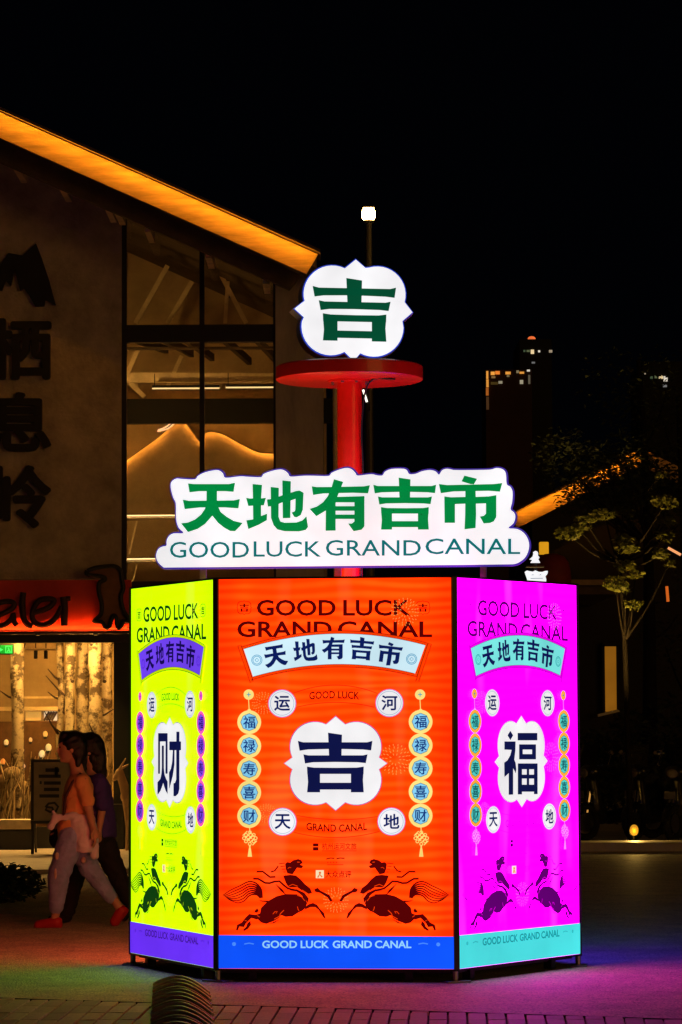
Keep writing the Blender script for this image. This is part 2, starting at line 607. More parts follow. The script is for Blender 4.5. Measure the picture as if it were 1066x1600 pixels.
FU = [zp(q, 765, 1110, 10) for q in [
    [(296, 318), (340, 390), (296, 465), (252, 390)],
    [(203, 485), (378, 485), (375, 620), (358, 770), (378, 820), (390, 920), (380, 985), (365, 950), (340, 905), (340, 1315), (270, 1318), (270, 980), (240, 1010), (203, 1040), (200, 815), (250, 780), (295, 700), (315, 617), (203, 612)],
    rc(410, 352, 718, 468),
    rc(433, 530, 490, 765), rc(635, 530, 697, 765), rc(490, 530, 635, 612), rc(490, 682, 635, 765),
    rc(413, 828, 478, 1312), rc(665, 828, 722, 1308), rc(478, 828, 665, 920), rc(552, 920, 590, 1160), rc(478, 1003, 552, 1065), rc(590, 1003, 665, 1065), rc(478, 1160, 665, 1270)]]

# the leaping horse of the posters
H_ = (340, 1320, 5.61)
HORSE = [
    [(595, 165), (615, 150), (640, 155), (665, 135), (710, 123), (740, 135), (748, 160), (725, 172), (755, 185), (740, 205), (700, 200), (680, 230), (660, 258), (615, 250), (600, 210)],
    [(578, 270), (640, 262), (690, 268), (730, 300), (770, 345), (815, 380), (832, 420), (805, 430), (760, 412), (700, 370), (625, 372), (600, 330)],
    [(690, 385), (765, 420), (803, 470), (792, 508), (775, 480), (740, 440), (690, 405)],
    [(375, 600), (385, 550), (440, 495), (520, 450), (600, 430), (700, 432), (765, 465), (788, 510), (775, 550), (745, 578), (715, 590), (660, 625), (600, 630), (560, 615), (540, 640), (500, 665), (430, 692), (385, 680), (355, 650), (330, 640), (345, 610)],
    [(385, 610), (350, 655), (300, 640), (250, 690), (235, 720), (195, 715), (180, 750), (165, 745), (175, 700), (215, 680), (245, 640), (280, 605), (330, 612)],
    [(290, 665), (297, 700), (270, 735), (235, 755), (225, 745), (255, 715), (265, 685)],
    [(330, 575), (350, 555), (365, 575), (350, 595), (325, 590)],
    [(550, 650), (500, 685), (460, 692), (500, 672)],
    [(770, 545), (800, 520), (840, 508), (875, 525), (900, 560), (935, 595), (950, 645), (935, 640), (910, 605), (890, 570), (860, 545), (820, 545), (770, 565)],
    [(848, 390), (880, 375), (905, 400), (985, 440), (1000, 470), (1015, 490), (990, 498), (965, 460), (900, 420), (860, 412)],
    [(360, 480), (400, 488), (448, 488), (442, 502), (390, 497)]]
HLINES = [([(315, 296), (360, 297), (390, 315), (420, 333), (460, 335), (500, 322), (545, 318), (580, 350), (620, 382), (690, 398)], 17),
          ([(345, 235), (400, 234), (430, 257), (462, 282), (510, 280)], 15), ([(470, 237), (505, 226), (535, 185)], 12),
          ([(640, 395), (700, 405), (745, 440), (770, 480), (785, 515)], 9)]
_ta = [(392, 465), (385, 390), (340, 335), (275, 322), (200, 358), (120, 395), (50, 442)]
_tb = [(380, 465), (350, 437), (310, 434), (272, 452), (240, 488), (180, 508), (100, 478)]
for i in range(7):
    f = i / 6
    HLINES.append((spline([(a[0] + (b[0] - a[0]) * f, a[1] + (b[1] - a[1]) * f) for a, b in zip(_ta, _tb)], 3),
                   [17 - 10 * k / 18 for k in range(19)]))
for i in range(9):
    f = i / 8
    HLINES.append(([(545 - 25 * f, 150 + 60 * f) if i < 0 else (515 + 55 * f, 345 + 45 * f), (560 + 40 * f, 405 + 30 * f)], 5))
for i in range(5):
    HLINES.append(([(540 + 14 * i, 165 + 24 * i), (592 + 2 * i, 160 + 26 * i)], 7))
HORSE_PX = [zp(q, *H_) for q in HORSE]
for pts, wd in HLINES:
    ws = [q / H_[2] for q in wd] if isinstance(wd, list) else wd / H_[2]
    HORSE_PX += stroke(zp(pts, *H_), ws)


HCUT = []
for pts, wd in (([(703, 540), (708, 562), (716, 578)], 6), ([(488, 606), (505, 585), (528, 582), (515, 600)], 6), ([(585, 572), (555, 600), (545, 625), (500, 650)], 7), ([(700, 440), (740, 455), (768, 490)], 6),
                ([(618, 208), (632, 196), (648, 200)], 5), ([(700, 150), (722, 152)], 6), ([(620, 365), (660, 345), (705, 362)], 6), ([(350, 618), (372, 632)], 6), ([(240, 660), (262, 668)], 5), ([(745, 395), (790, 425), (815, 465)], 6)):
    HCUT += stroke(zp(pts, *H_), wd / H_[2])


def mirror(polys, cx):
    return [[(2 * cx - x, y) for x, y in q] for q in polys]


# ================================================================== blobs: continuous bodies and soft cloth
def blob(name, prims, m, parent, voxel=0.011, smooth=4, fac=0.5, fold=0.0):
    mb = MB()
    for p in prims:
        if p[0] == 'c':
            _, a, ra, b, rb = p
            a, b = Vector(a), Vector(b)
            d = (b - a); L = d.length; d.normalize()
            pts, rads = [], []
            for i in range(5):
                t = math.pi / 2 * (i / 5)
                pts.append(a - d * (ra * math.cos(t))); rads.append(max(1e-4, ra * math.sin(t)))
            pts.append(a); rads.append(ra); pts.append(b); rads.append(rb)
            for i in range(1, 6):
                t = math.pi / 2 * (i / 5)
                pts.append(b + d * (rb * math.sin(t))); rads.append(max(1e-4, rb * math.cos(t)))
            mb.tube(pts, rads, n=14)
        elif p[0] == 'e':
            mb.ball(p[1], p[2], n=18, k=12)
        elif p[0] == 'l':      # loft of ellipses: [(centre, rx, ry)], stacked
            rings = p[1]
            n = 20
            vs, fs = [], []
            for c, rx, ry in rings:
                for j in range(n):
                    t = 2 * math.pi * j / n
                    vs.append((c[0] + rx * math.cos(t), c[1] + ry * math.sin(t), c[2]))
            for i in range(len(rings) - 1):
                for j in range(n):
                    fs.append([i * n + j, i * n + (j + 1) % n, (i + 1) * n + (j + 1) % n, (i + 1) * n + j])
            fs.append(list(range(n))[::-1]); fs.append([(len(rings) - 1) * n + j for j in range(n)])
            mb.add(vs, fs)
        elif p[0] == 'p':
            mb.prism(*p[1:])
    o = mb.build(name + '_raw', m)
    r = o.modifiers.new('r', 'REMESH'); r.mode = 'VOXEL'; r.voxel_size = voxel; r.use_smooth_shade = True
    s = o.modifiers.new('s', 'SMOOTH'); s.iterations = smooth; s.factor = fac
    dg = bpy.context.evaluated_depsgraph_get()
    me = bpy.data.meshes.new_from_object(o.evaluated_get(dg))
    me.name = name
    if fold > 0:
        nrm_ = [v.normal.copy() for v in me.vertices]
        for v, n_ in zip(me.vertices, nrm_):
            p = v.co
            a = noise.noise(Vector((p.x * 9 + p.z * 11, p.y * 9, p.z * 14 - p.x * 9)))
            b = noise.noise(Vector((p.x * 26 - p.z * 16, p.y * 22, p.z * 24)))
            v.co = p + n_ * fold * ((1 - abs(a) * 2.2) * .8 + b * .5)
    me.materials.clear(); me.materials.append(m)
    me.polygons.foreach_set('use_smooth', [True] * len(me.polygons))
    bpy.data.objects.remove(o)
    ob = bpy.data.objects.new(name, me)
    COL.objects.link(ob)
    if parent: ob.parent = parent
    return ob



# ================================================================== the ground
asphalt = mat('asphalt_ground', (0.69, 0.62, 0.38), rough=0.62, var=0.26, scale=3.0, bump=0.9, bscale=70.0)
_t = asphalt.node_tree
_b = _t.nodes['Principled BSDF']
_src = _b.inputs['Base Color'].links[0].from_socket
_vo = _t.nodes.new('ShaderNodeTexVoronoi'); _vo.inputs['Scale'].default_value = 95
_tcx = [n for n in _t.nodes if n.type == 'TEX_COORD'][0]
_t.links.new(_tcx.outputs['Object'], _vo.inputs['Vector'])
_rp = _t.nodes.new('ShaderNodeValToRGB')
_rp.color_ramp.elements[0].color = (0.45, 0.45, 0.45, 1); _rp.color_ramp.elements[1].color = (1.25, 1.25, 1.25, 1)
_rp.color_ramp.elements[0].position, _rp.color_ramp.elements[1].position = 0.1, 0.6
_t.links.new(_vo.outputs['Color'], _rp.inputs['Fac'])
_mx = _t.nodes.new('ShaderNodeVectorMath'); _mx.operation = 'MULTIPLY'
_t.links.new(_src, _mx.inputs[0]); _t.links.new(_rp.outputs['Color'], _mx.inputs[1])
_t.links.new(_mx.outputs[0], _b.inputs['Base Color'])
g = MB()
# the plaza sheet, cut along the slanting edge of the brick paving
e0, e1 = on_ground(-60, 1557), on_ground(1130, 1594)
sl = (e1.y - e0.y) / (e1.x - e0.x)


def edge_y(x): return e0.y + (x - e0.x) * sl


g.add([(-1500, edge_y(-60) + 0, 0)] and [(-60, edge_y(-60), 0), (60, edge_y(60), 0), (1500, 60, 0), (1500, 2500, 0), (-1500, 2500, 0), (-1500, 60, 0)], [[0, 1, 2, 3, 4, 5]])
tag(g.build('ground', asphalt, fix=False), kind='structure')

# brick paving in front: every brick that shows is its own piece
joint = mat('paving_joint', (0.05, 0.045, 0.04), 0.95, 0.3, 20, 0.3)
brickm = mat('paving_brick', (0.66, 0.59, 0.38), 0.6, 0.28, 26, 0.45, 140, rand=0.28)
pv = MB()
pv.add([(-60, edge_y(-60), -0.018), (-60, -20, -0.018), (60, -20, -0.018), (60, edge_y(60), -0.018)], [[0, 1, 2, 3]])
pv.add([(-60, edge_y(-60), -0.018), (60, edge_y(60), -0.018), (60, edge_y(60), -0.0005), (-60, edge_y(-60), -0.0005)], [[0, 1, 2, 3]])
pave = tag(pv.build('brick_pavement', joint, fix=False), kind='structure')
BW, BL = 0.105, 0.40
bm_ = []
for k in range(3):
    q = MB()
    q.box((0, 0, -0.014), (BW - 0.011, BL - 0.012, 0.028), bev=0.004)
    bm_.append(q.mesh('brick', brickm))
far_ = MB()
ang = R(-2.0)
ca, sa = math.cos(ang), math.sin(ang)
cnt = 0
for i in range(-70, 71):
    for j in range(-2, 26):
        lx, ly = i * BW, 18.4 - j * BL
        x, y = lx * ca - (ly - 17) * sa, 17 + lx * sa + (ly - 17) * ca
        ey = edge_y(x)
        if y + BL / 2 > ey - 0.02:
            top = ey - 0.02
            if top - (y - BL / 2) < 0.06: continue
            ln = top - (y - BL / 2)
            yc = (top + y - BL / 2) / 2
        else:
            ln, yc = BL, y
        half = yc * 533 / F_PX + 0.1
        if abs(x) < half and yc > 15.9:
            o = bpy.data.objects.new('brick', bm_[cnt % 3]); COL.objects.link(o)
            o.location = (x, yc, rnd.uniform(-0.0025, 0.002))
            o.rotation_euler = (rnd.uniform(-.006, .006), rnd.uniform(-.012, .012), ang + rnd.uniform(-.006, .006))
            o.scale = (1, ln / BL, 1)
            o.parent = pave
            cnt += 1
        else:
            far_.box((x, yc, -0.014), (BW - 0.011, ln - 0.012, 0.028), rz=ang)
fo = far_.build('brick_field', brickm, pave, fix=False)
fo['kind'] = 'stuff'

# ================================================================== the light-box kiosk
K_TH, K_W, K_ZB, K_H = -0.0901, 1.4897, 0.08, 2.408
K_A = K_W * math.sqrt(3) / 2
K_C = Vector((-0.0424, 18.9625, 0)) + Vector((-math.sin(K_TH), math.cos(K_TH), 0)) * K_A
kiosk = thing('light_box_kiosk', 'glowing six-sided kiosk of lime, orange and magenta poster panels', 'kiosk', K_C, K_TH)
alu = mat('dark_aluminium', (0.035, 0.035, 0.04), 0.4, 0.2, 12, metal=0.6)
alu_l = mat('grey_aluminium', (0.32, 0.32, 0.34), 0.38, 0.2, 12, metal=0.7)


def panel_plane(k):
    a = K_TH + k * math.pi / 3
    o = K_C + Vector((math.sin(a), -math.cos(a), 0)) * K_A
    return Plane(o, a)


PF, PL, PR = panel_plane(0), panel_plane(-1), panel_plane(1)


def fr(polys, pl=None):
    pl = pl or PF
    return [[pl.to2d(*p) for p in q] for q in polys]


def para(p0, pm, p1):
    """y(x) through three points"""
    (x0, y0), (x1, y1), (x2, y2) = p0, pm, p1

    def f(x):
        return (y0 * (x - x1) * (x - x2) / ((x0 - x1) * (x0 - x2)) + y1 * (x - x0) * (x - x2) / ((x1 - x0) * (x1 - x2))
                + y2 * (x - x0) * (x - x1) / ((x2 - x0) * (x2 - x1)))
    return f


B_TOP = para((381, 1014), (523, 990), (665, 1008))
B_BOT = para((395.6, 1057.5), (523, 1038), (648.7, 1052.5))


def band_polys(f0, f1, xa0, xa1, xb0, xb1, d0=0, d1=0, n=20):
    out = []
    for i in range(n):
        s, t = i / n, (i + 1) / n
        a, b = xa0 + (xa1 - xa0) * s, xa0 + (xa1 - xa0) * t
        c, d = xb0 + (xb1 - xb0) * s, xb0 + (xb1 - xb0) * t
        out.append([(a, f0(a) + d0), (b, f0(b) + d0), (d, f1(d) + d1), (c, f1(c) + d1)])
    return out


def line_on(f, x0, x1, d, wd, n=20):
    return stroke([(x0 + (x1 - x0) * i / n, f(x0 + (x1 - x0) * i / n) + d) for i in range(n + 1)], wd)


def firework(cx, cy, r, seed):
    q = random.Random(seed)
    out = []
    for rr, n, l in ((0.3, 9, .14), (0.55, 14, .16), (0.78, 18, .16), (0.98, 22, .12)):
        for i in range(n):
            t = 2 * math.pi * (i + q.random() * .3) / n
            a, b = rr * r, (rr + l) * r
            out += stroke([(cx + a * math.cos(t), cy + a * math.sin(t)), (cx + b * math.cos(t), cy + b * math.sin(t))], r * .055)
    return out


NAVY = (10, 28, 92)
WHITE = (240, 240, 242)


def poster(panel, pal, polys_char):
    cnt = [0]

    def sub(name, items, label=None):
        """items: list of (polys in front-panel metres, colour)"""
        mb, mats = MB(), []
        for polys, col in items:
            cnt[0] += 1
            m = ink(col)
            if m not in mats: mats.append(m)
            mb.flat(polys, -0.0045 - 0.0001 * cnt[0], mats.index(m))
        o = mb.build(name, mats, panel, fix=False)
        if label: o['label'] = label
        return o

    I = pal['ink']
    bt = [PF.to2d(337.5, 1461)[1], PF.to2d(713.5, 1463.5)[1]]
    sub('footer_band', [([[(-hw, bt[0]), (hw, bt[1]), (hw, K_ZB + .0015), (-hw, K_ZB + .0015)]], pal['band'])])
    for body, x0, x1 in (('GOOD', 410, 464.5), ('LUCK', 470, 514.5), ('GRAND', 520, 581.5), ('CANAL', 586, 643)):
        sub('footer_lettering', [(fr(text_px(body, x0, 1469.5, x1, 1481.5, 0.025)), pal['band_ink'])])
    dim = tuple(int(a * .55 + b * .45) for a, b in zip(pal['band'], pal['band_ink']))
    for pp in ([disc(366, 1475, 3.2, 8)], [disc(685, 1475.5, 3.2, 8)], stroke([(382, 1475), (389.5, 1473.5), (397, 1475)], 1.8), stroke([(654, 1475), (661.5, 1473.5), (669, 1475)], 1.8)):
        sub('footer_mark', [(fr(pp), dim)])
    for body, x0, y0, x1, y1 in (('GOOD', 401.5, 937, 525, 962.5), ('LUCK', 536.5, 937, 642.5, 962.5), ('GRAND', 371, 970.5, 519, 996), ('CANAL', 528, 970.5, 675.5, 996)):
        sub('title_lettering', [(fr(text_px(body, x0, y0, x1, y1, 0.022)), I)])
    for cx in (382, 661):
        a, b = cloud(cx, 949.5, 12.3, 11.5), cloud(cx, 949.5, 11.2, 10.5)
        n = len(a)
        sub('small_emblem', [(fr([[a[i], a[(i + 1) % n], b[(i + 1) % n], b[i]] for i in range(n)] + put(NJI, cx, 949.5, 15, 13)), I)])
    sub('firework', [(fr(firework(632.7, 956, 20, 1)), pal['fw'])])
    # banner scroll
    it = [(fr(band_polys(B_TOP, B_BOT, 377, 669, 392, 652, -4.2, 4.2)), pal['scroll']),
          (fr(band_polys(B_TOP, B_BOT, 381, 665, 395.6, 648.7)), pal['banner'])]
    ln = line_on(B_TOP, 378, 668, -4.4, 1.0) + line_on(B_BOT, 393, 651, 4.4, 1.0) + line_on(B_TOP, 381, 665, 0, .7) + line_on(B_BOT, 396, 648, 0, .7)
    for rod in ([(371.7, 1009.4), (377, 1007.6), (396.3, 1064.7), (391.3, 1067.2)], [(669, 1004.8), (674.7, 1006.6), (654.8, 1065.4), (649.4, 1064.7)]):
        it.append((fr([rod]), pal['scroll']))
        ln += stroke(rod + [rod[0]], 0.9)
    it.append((fr(ln), I))
    cc = []
    for cx, cy in ((401.7, 1031.5), (643.4, 1029.8)):
        cc += ring(cx, cy, 8.6, 7.6, 20) + ring(cx, cy, 6.6, 5.6, 20) + stroke([(cx - 3, cy), (cx, cy - 3), (cx + 3, cy), (cx, cy + 3), (cx - 3, cy)], .9)
    it.append((fr(cc), pal['coin_mark']))
    sub('banner', it)
    ch = []
    for q, cx, cy, rot in zip(SIGN_CHARS, (430.8, 477, 521, 565.3, 609.5), (1025, 1016, 1012.8, 1013.2, 1022), (-9, -4.5, 0, 4.5, 8)):
        a, b, c, d = bbox(q)
        ch += put(norm(q), cx, cy, (c - a) * .385, (d - b) * .44, R(rot))
    sub('banner_lettering', [(fr(ch), NAVY if pal['banner_ink'] is None else pal['banner_ink'])])
    # ribbons
    t0 = para((458, 1083.5), (524, 1070.5), (590, 1083.5)); t1 = para((464, 1105), (524, 1097.5), (585, 1105))
    b0 = para((464, 1274), (525.7, 1280.5), (590, 1275.7)); b1 = para((460, 1300.5), (525.7, 1308.5), (593.5, 1299))
    tg = text_px('GOOD LUCK', 483.5, 1081, 562, 1093, .02, lambda x: (x - 523) ** 2 * .0012 - 1.5)
    tn = text_px('GRAND CANAL', 479, 1286, 574, 1298, .02, lambda x: 2.0 - (x - 526) ** 2 * .0014)
    for nm, tx in (('ribbon_lettering', tg), ('ribbon_lettering', tn),
                   ('ribbon_edge', line_on(t0, 458, 590, 0, .9)), ('ribbon_edge', line_on(t1, 464, 585, 0, .9)), ('ribbon_edge', line_on(b0, 464, 590, 0, .9)), ('ribbon_edge', line_on(b1, 460, 593, 0, .9))):
        sub(nm, [(fr(tx), I)])
    sub('firework', [(fr(firework(411.6, 1098.5, 16, 2)), pal['fw'])])
    sub('firework', [(fr(firework(417, 1271, 14, 3)), pal['fw'])])
    sub('firework', [(fr(firework(617.7, 1186.6, 22, 4)), pal['fw'])])
    for chx, cx, cy in (('运', 441.2, 1099.2), ('河', 608.8, 1098.5), ('天', 442, 1283.9), ('地', 612, 1283.5)):
        sub('roundel', [(fr([disc(cx, cy, 22)]), (120, 90, 190)), (fr([disc(cx, cy, 21)]), WHITE),
                        (fr(ring(cx, cy, 18.8, 18.1)), (120, 160, 200)),
                        (fr(text_px(chx, cx - 12.5, cy - 12, cx + 12.5, cy + 11.5, .022)), NAVY)])
    # strings of coins
    for x0, ys in ((389.9, (1128.4, 1165.5, 1201.9, 1238.3, 1275)), (657.6, (1127.7, 1164.5, 1200.5, 1236.8, 1274.3))):
        it = []
        it.append((fr(stroke([(x0 - 1, 1093), (x0, 1112)], 1.3) + [disc(x0, 1110.5, 3, 10)] + stroke([(x0 + .6, 1292), (x0 + 1, 1302)], 1.4)), pal['tassel']))
        it.append((fr([disc(x0 - .8, 1085.3, 8)]), pal['ring']))
        it.append((fr(stroke([(x0 - 4, 1085.3), (x0 + 2.4, 1085.3)], 1.2) + stroke([(x0 - .8, 1082), (x0 - .8, 1088.6)], 1.2)), pal['coin_mark']))
        for c, y in zip('福禄寿喜财', ys):
            it.append((fr([disc(x0, y, 18.6)]), pal['ring']))
            it.append((fr([disc(x0, y, 13.8, 8)]), pal['coin_ink']))
            it.append((fr([disc(x0, y, 13, 8)]), pal['coin']))
            it.append((fr(text_px(c, x0 - 9.5, y - 9.5, x0 + 9.5, y + 9.5, .014)), pal['coin_ink']))
        kx, ky = x0 + 1, 1309.5
        kn = []
        for d in (-6, -2, 2, 6):
            kn += stroke([(kx + d - 6, ky + d * 0 - 6 + abs(0)), (kx + d + 0, ky + 0)], 0.01)[:0]
        for k in (-1, 0, 1):
            kn += stroke([(kx - 7 + k * 4, ky + k * 4), (kx + k * 4, ky - 7 + k * 4)][::1], 1.5)
            kn += stroke([(kx - 3.5 + k * 3.5, ky - 6 - k * 3.5 + 0), (kx + 3.5 + k * 3.5, ky + 1 - k * 3.5)], 1.5)
            kn += stroke([(kx + 7 + k * 4, ky + k * 4), (kx + k * 4, ky + 7 + k * 4)], 1.5)
        for ax, ay in ((-9, 0), (9, 0), (0, -9), (0, 9), (-6, -5), (6, -5), (-6, 5), (6, 5)):
            kn += ring(kx + ax, ky + ay, 3.0, 1.7, 10)
        kn += stroke([(kx, ky + 11), (kx, ky + 17)], 2.2) + [[(kx - 1.6, ky + 16), (kx + 1.6, ky + 16), (kx + 3.4, ky + 29), (kx - 3.4, ky + 29)]]
        it.append((fr(kn), pal['tassel']))
        sub('coin_string', it)
    # the big emblem and its character
    sub('medallion', [(fr([cloud(525, 1192.7, 80.2, 73.2, 1.3)]), (130, 60, 150)), (fr([cloud(525, 1192.7, 80.2, 73.2)]), WHITE)])
    sub('medallion_character', [(polys_char, (14, 20, 70))])
    # partner logos
    lg = text_px('杭州运河文旅', 503.5, 1317, 557.5, 1327.5, .012) + stroke([(503.5, 1329.3), (557.5, 1329.3)], .8)
    lg += [rc(489.5, 1317.5, 498, 1322.3), rc(489.5, 1323.4, 498, 1329)]
    lg += stroke([(510, 1342), (517, 1340.5), (523, 1341)], 1.8) + stroke([(526, 1341.5), (532, 1340.5), (539, 1341)], 1.8)
    lg += [rc(512 + 4.5 * i, 1346.5, 513.6 + 4.5 * i, 1348) for i in range(4)] + stroke([(512, 1351), (537, 1351)], .9)
    lg += text_px('大众点评', 509, 1360.3, 549.5, 1371.3, .02)
    sub('logo_lettering', [(fr(lg), I), (fr([rc(494, 1359.5, 506.5, 1372)]), (255, 235, 190)),
                           (fr([disc(500.5, 1363.5, 2, 8)] + stroke([(497, 1371), (500, 1366), (504, 1370.5)], 2.2)), (240, 120, 60))])
    sub('firework', [(fr(firework(525.3, 1406, 18, 5)), pal['fw'])])
    sub('horse', [(fr(HORSE_PX), I), (fr(HCUT), pal['scroll'])])
    sub('horse', [(fr(mirror(HORSE_PX, 525.5)), I), (fr(mirror(HCUT, 525.5)), pal['scroll'])])


PALS = {
    0: dict(bg=(255, 42, 0), bg2=(255, 84, 12), st=1.0, ink=(84, 2, 4), band=(12, 84, 255), band_ink=(150, 214, 255), scroll=(255, 62, 0), banner=(206, 238, 250),
            banner_ink=None, coin_mark=(60, 150, 190), ring=(250, 226, 130), coin=(130, 205, 240), coin_ink=(12, 50, 120), tassel=(252, 222, 120), fw=(255, 148, 66)),
    -1: dict(bg=(226, 300, 0), bg2=(234, 305, 30), st=1.0, ink=(10, 62, 14), band=(106, 48, 250), band_ink=(62, 18, 150), scroll=(206, 236, 0), banner=(112, 66, 240),
             banner_ink=(22, 10, 84), coin_mark=(80, 30, 200), ring=(246, 92, 190), coin=(136, 76, 240), coin_ink=(22, 6, 84), tassel=(224, 236, 60), fw=(220, 232, 60)),
    1: dict(bg=(255, 0, 250), bg2=(255, 8, 255), st=1.0, ink=(92, 0, 108), band=(72, 222, 224), band_ink=(10, 150, 160), scroll=(240, 0, 240), banner=(120, 230, 226),
            banner_ink=(14, 20, 84), coin_mark=(30, 150, 160), ring=(255, 170, 60), coin=(80, 210, 200), coin_ink=(6, 70, 80), tassel=(255, 150, 230), fw=(255, 110, 235))}
BACK = {2: ((70, 40, 255), (80, 60, 255), 2.0), 3: ((0, 200, 90), (30, 220, 110), 0.7), -2: ((255, 100, 70), (255, 120, 90), 2.8)}
GAIN = {0: 2.2, -1: 1.0, 1: 4.2}
hw = K_W / 2 - 0.0025
for k in (0, -1, 1, 2, 3, -2):
    a = k * math.pi / 3
    if k in PALS:
        p = PALS[k]
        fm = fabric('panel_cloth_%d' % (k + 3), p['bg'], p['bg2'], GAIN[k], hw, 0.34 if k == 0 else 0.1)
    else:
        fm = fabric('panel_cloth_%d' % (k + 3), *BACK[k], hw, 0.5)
    mb = MB()
    mb.box((0, 0.035, K_ZB + K_H / 2), (hw * 2, 0.07, K_H), 0)
    po = mb.build('panel', [fm], kiosk)
    po.location = (math.sin(a) * K_A, -math.cos(a) * K_A, 0)
    po.rotation_euler = (0, 0, a)
    po['label'] = {0: 'orange poster panel with leaping horses and blue footer', -1: 'lime poster panel with violet footer', 1: 'magenta poster panel with turquoise footer',
                   2: 'rear violet panel', 3: 'rear green panel', -2: 'rear orange panel'}[k]
    # thin frame profile round the cloth
    for zz in (K_ZB - 0.006, K_ZB + K_H + 0.006):
        fmb = MB()
        fmb.box((0, 0.03, zz), (K_W - 0.002, 0.075, 0.012))
        fmb.build('frame_rail', alu, po)
    for sx in (-1, 1):
        q = MB(); q.box((sx * (hw - .002), -.001, K_ZB + K_H / 2), (.004, .006, K_H - .004)); q.build('edge_bead', glow('bead_%d' % (k + 3), {0: (255, 120, 60), -1: (240, 255, 150), 1: (250, 190, 255)}.get(k, (200, 200, 200)), .9, False), po)
    if k in PALS:
        pl = panel_plane(k)
        if k == 0: chp = fr(JI)
        else: chp = fr(CAI if k == -1 else FU, pl)
        poster(po, PALS[k], chp)
for k in range(6):
    a = k * math.pi / 3 + math.pi / 6
    rr = K_W - 0.012
    q = MB()
    q.box((math.sin(a) * rr, -math.cos(a) * rr, K_ZB + K_H / 2), (0.035, 0.035, K_H + 0.01), rz=a)
    q.build('corner_post', alu, kiosk)
    q = MB()
    r2 = K_W - 0.02
    q.box((math.sin(a) * r2, -math.cos(a) * r2, 0.006), (0.16, 0.12, 0.012), rz=a, bev=0.004)
    q.tube([(math.sin(a) * r2, -math.cos(a) * r2, 0.01), (math.sin(a) * r2, -math.cos(a) * r2, 0.08)], 0.018, n=8)
    auto_smooth(q.build('foot', alu_l, kiosk))
for k in (-1, 0, 1):
    a = k * math.pi / 3
    for u in (-0.35, 0.3):
        q = MB()
        cx, cy = math.sin(a) * (K_A - 0.06), -math.cos(a) * (K_A - 0.06)
        q.box((cx + math.cos(a) * u * K_W, cy + math.sin(a) * u * K_W, 0.04), (0.05, 0.06, 0.078), rz=a)
        q.build('support_block', alu, kiosk)
hexp = [(math.sin(R(60 * i + 30)) * (K_W - 0.06), -math.cos(R(60 * i + 30)) * (K_W - 0.06)) for i in range(6)]
# the top is an open frame: three cross beams under the sky
for k in range(3):
    a = R(60 * k + 30)
    q = MB()
    q.bar((math.sin(a) * (K_W - .05), -math.cos(a) * (K_W - .05), K_ZB + K_H - 0.03 - .041 * k), (-math.sin(a) * (K_W - .05), math.cos(a) * (K_W - .05), K_ZB + K_H - 0.03 - .041 * k), 0.05, 0.04)
    q.build('cross_beam', alu, kiosk)
q = MB(); q.slab(hexp, K_ZB - 0.03, K_ZB - 0.004); q.build('base_deck', alu, kiosk)

# ================================================================== the long cloud sign on the kiosk roof
nrm = Vector((math.sin(K_TH), -math.cos(K_TH), 0))
SG = Plane(Vector((-0.0424, 18.9625, 0)) - nrm * 0.42, K_TH)
OUT = (zp([(85, 862), (40, 820), (22, 765), (40, 710), (75, 688), (108, 680), (110, 640), (130, 600), (170, 578), (250, 575), (210, 530), (190, 460), (187, 330), (165, 280), (145, 200), (150, 150), (190, 122), (240, 125), (345, 128), (370, 100), (430, 70), (510, 52), (550, 55), (580, 80), (600, 115), (720, 103), (780, 106), (895, 110), (915, 85), (980, 60)], *A_)
       + zp([(45, 45), (85, 58), (110, 80), (130, 105), (240, 98), (320, 98), (445, 100), (470, 75), (540, 45), (600, 33), (640, 45), (670, 75), (690, 97), (800, 85), (850, 95), (895, 95), (915, 65), (970, 42)], *B_)
       + zp([(0, 38), (30, 50), (50, 80), (100, 78), (150, 58), (215, 48), (260, 60), (285, 85), (310, 50), (350, 38), (400, 48), (560, 48), (690, 45), (740, 32), (790, 42), (815, 75), (822, 160), (850, 180), (868, 220), (865, 300), (852, 358), (880, 385), (890, 420), (875, 470), (835, 508), (900, 515), (950, 540), (985, 585), (1000, 640), (990, 700), (960, 750), (910, 785), (870, 795), (500, 800)], *C_))


def smooth_closed(p, n=3):
    k = len(p)
    out = []
    for i in range(k):
        p0, p1, p2, p3 = p[i - 1], p[i], p[(i + 1) % k], p[(i + 2) % k]
        big = math.hypot(p2[0] - p1[0], p2[1] - p1[1]) > 60
        if math.hypot(p1[0] - p0[0], p1[1] - p0[1]) > 30: p0 = p1
        if math.hypot(p3[0] - p2[0], p3[1] - p2[1]) > 30: p3 = p2
        for j in range(1 if big else n):
            t = j / n
            out.append(tuple(0.5 * (2 * p1[d] + (p2[d] - p0[d]) * t + (2 * p0[d] - 5 * p1[d] + 4 * p2[d] - p3[d]) * t * t
                                    + (3 * p1[d] - p0[d] - 3 * p2[d] + p3[d]) * t ** 3) for d in (0, 1)) if not big else p1)
    return out


def offset_poly(p, d):
    k = len(p)
    ar = sum(p[i][0] * p[(i + 1) % k][1] - p[(i + 1) % k][0] * p[i][1] for i in range(k))
    sg = 1 if ar > 0 else -1
    out = []
    for i in range(k):
        a, b = p[i - 2], p[(i + 2) % k]
        dx, dy = b[0] - a[0], b[1] - a[1]
        l = math.hypot(dx, dy) or 1
        out.append((p[i][0] + dy / l * d * sg, p[i][1] - dx / l * d * sg))
    return out


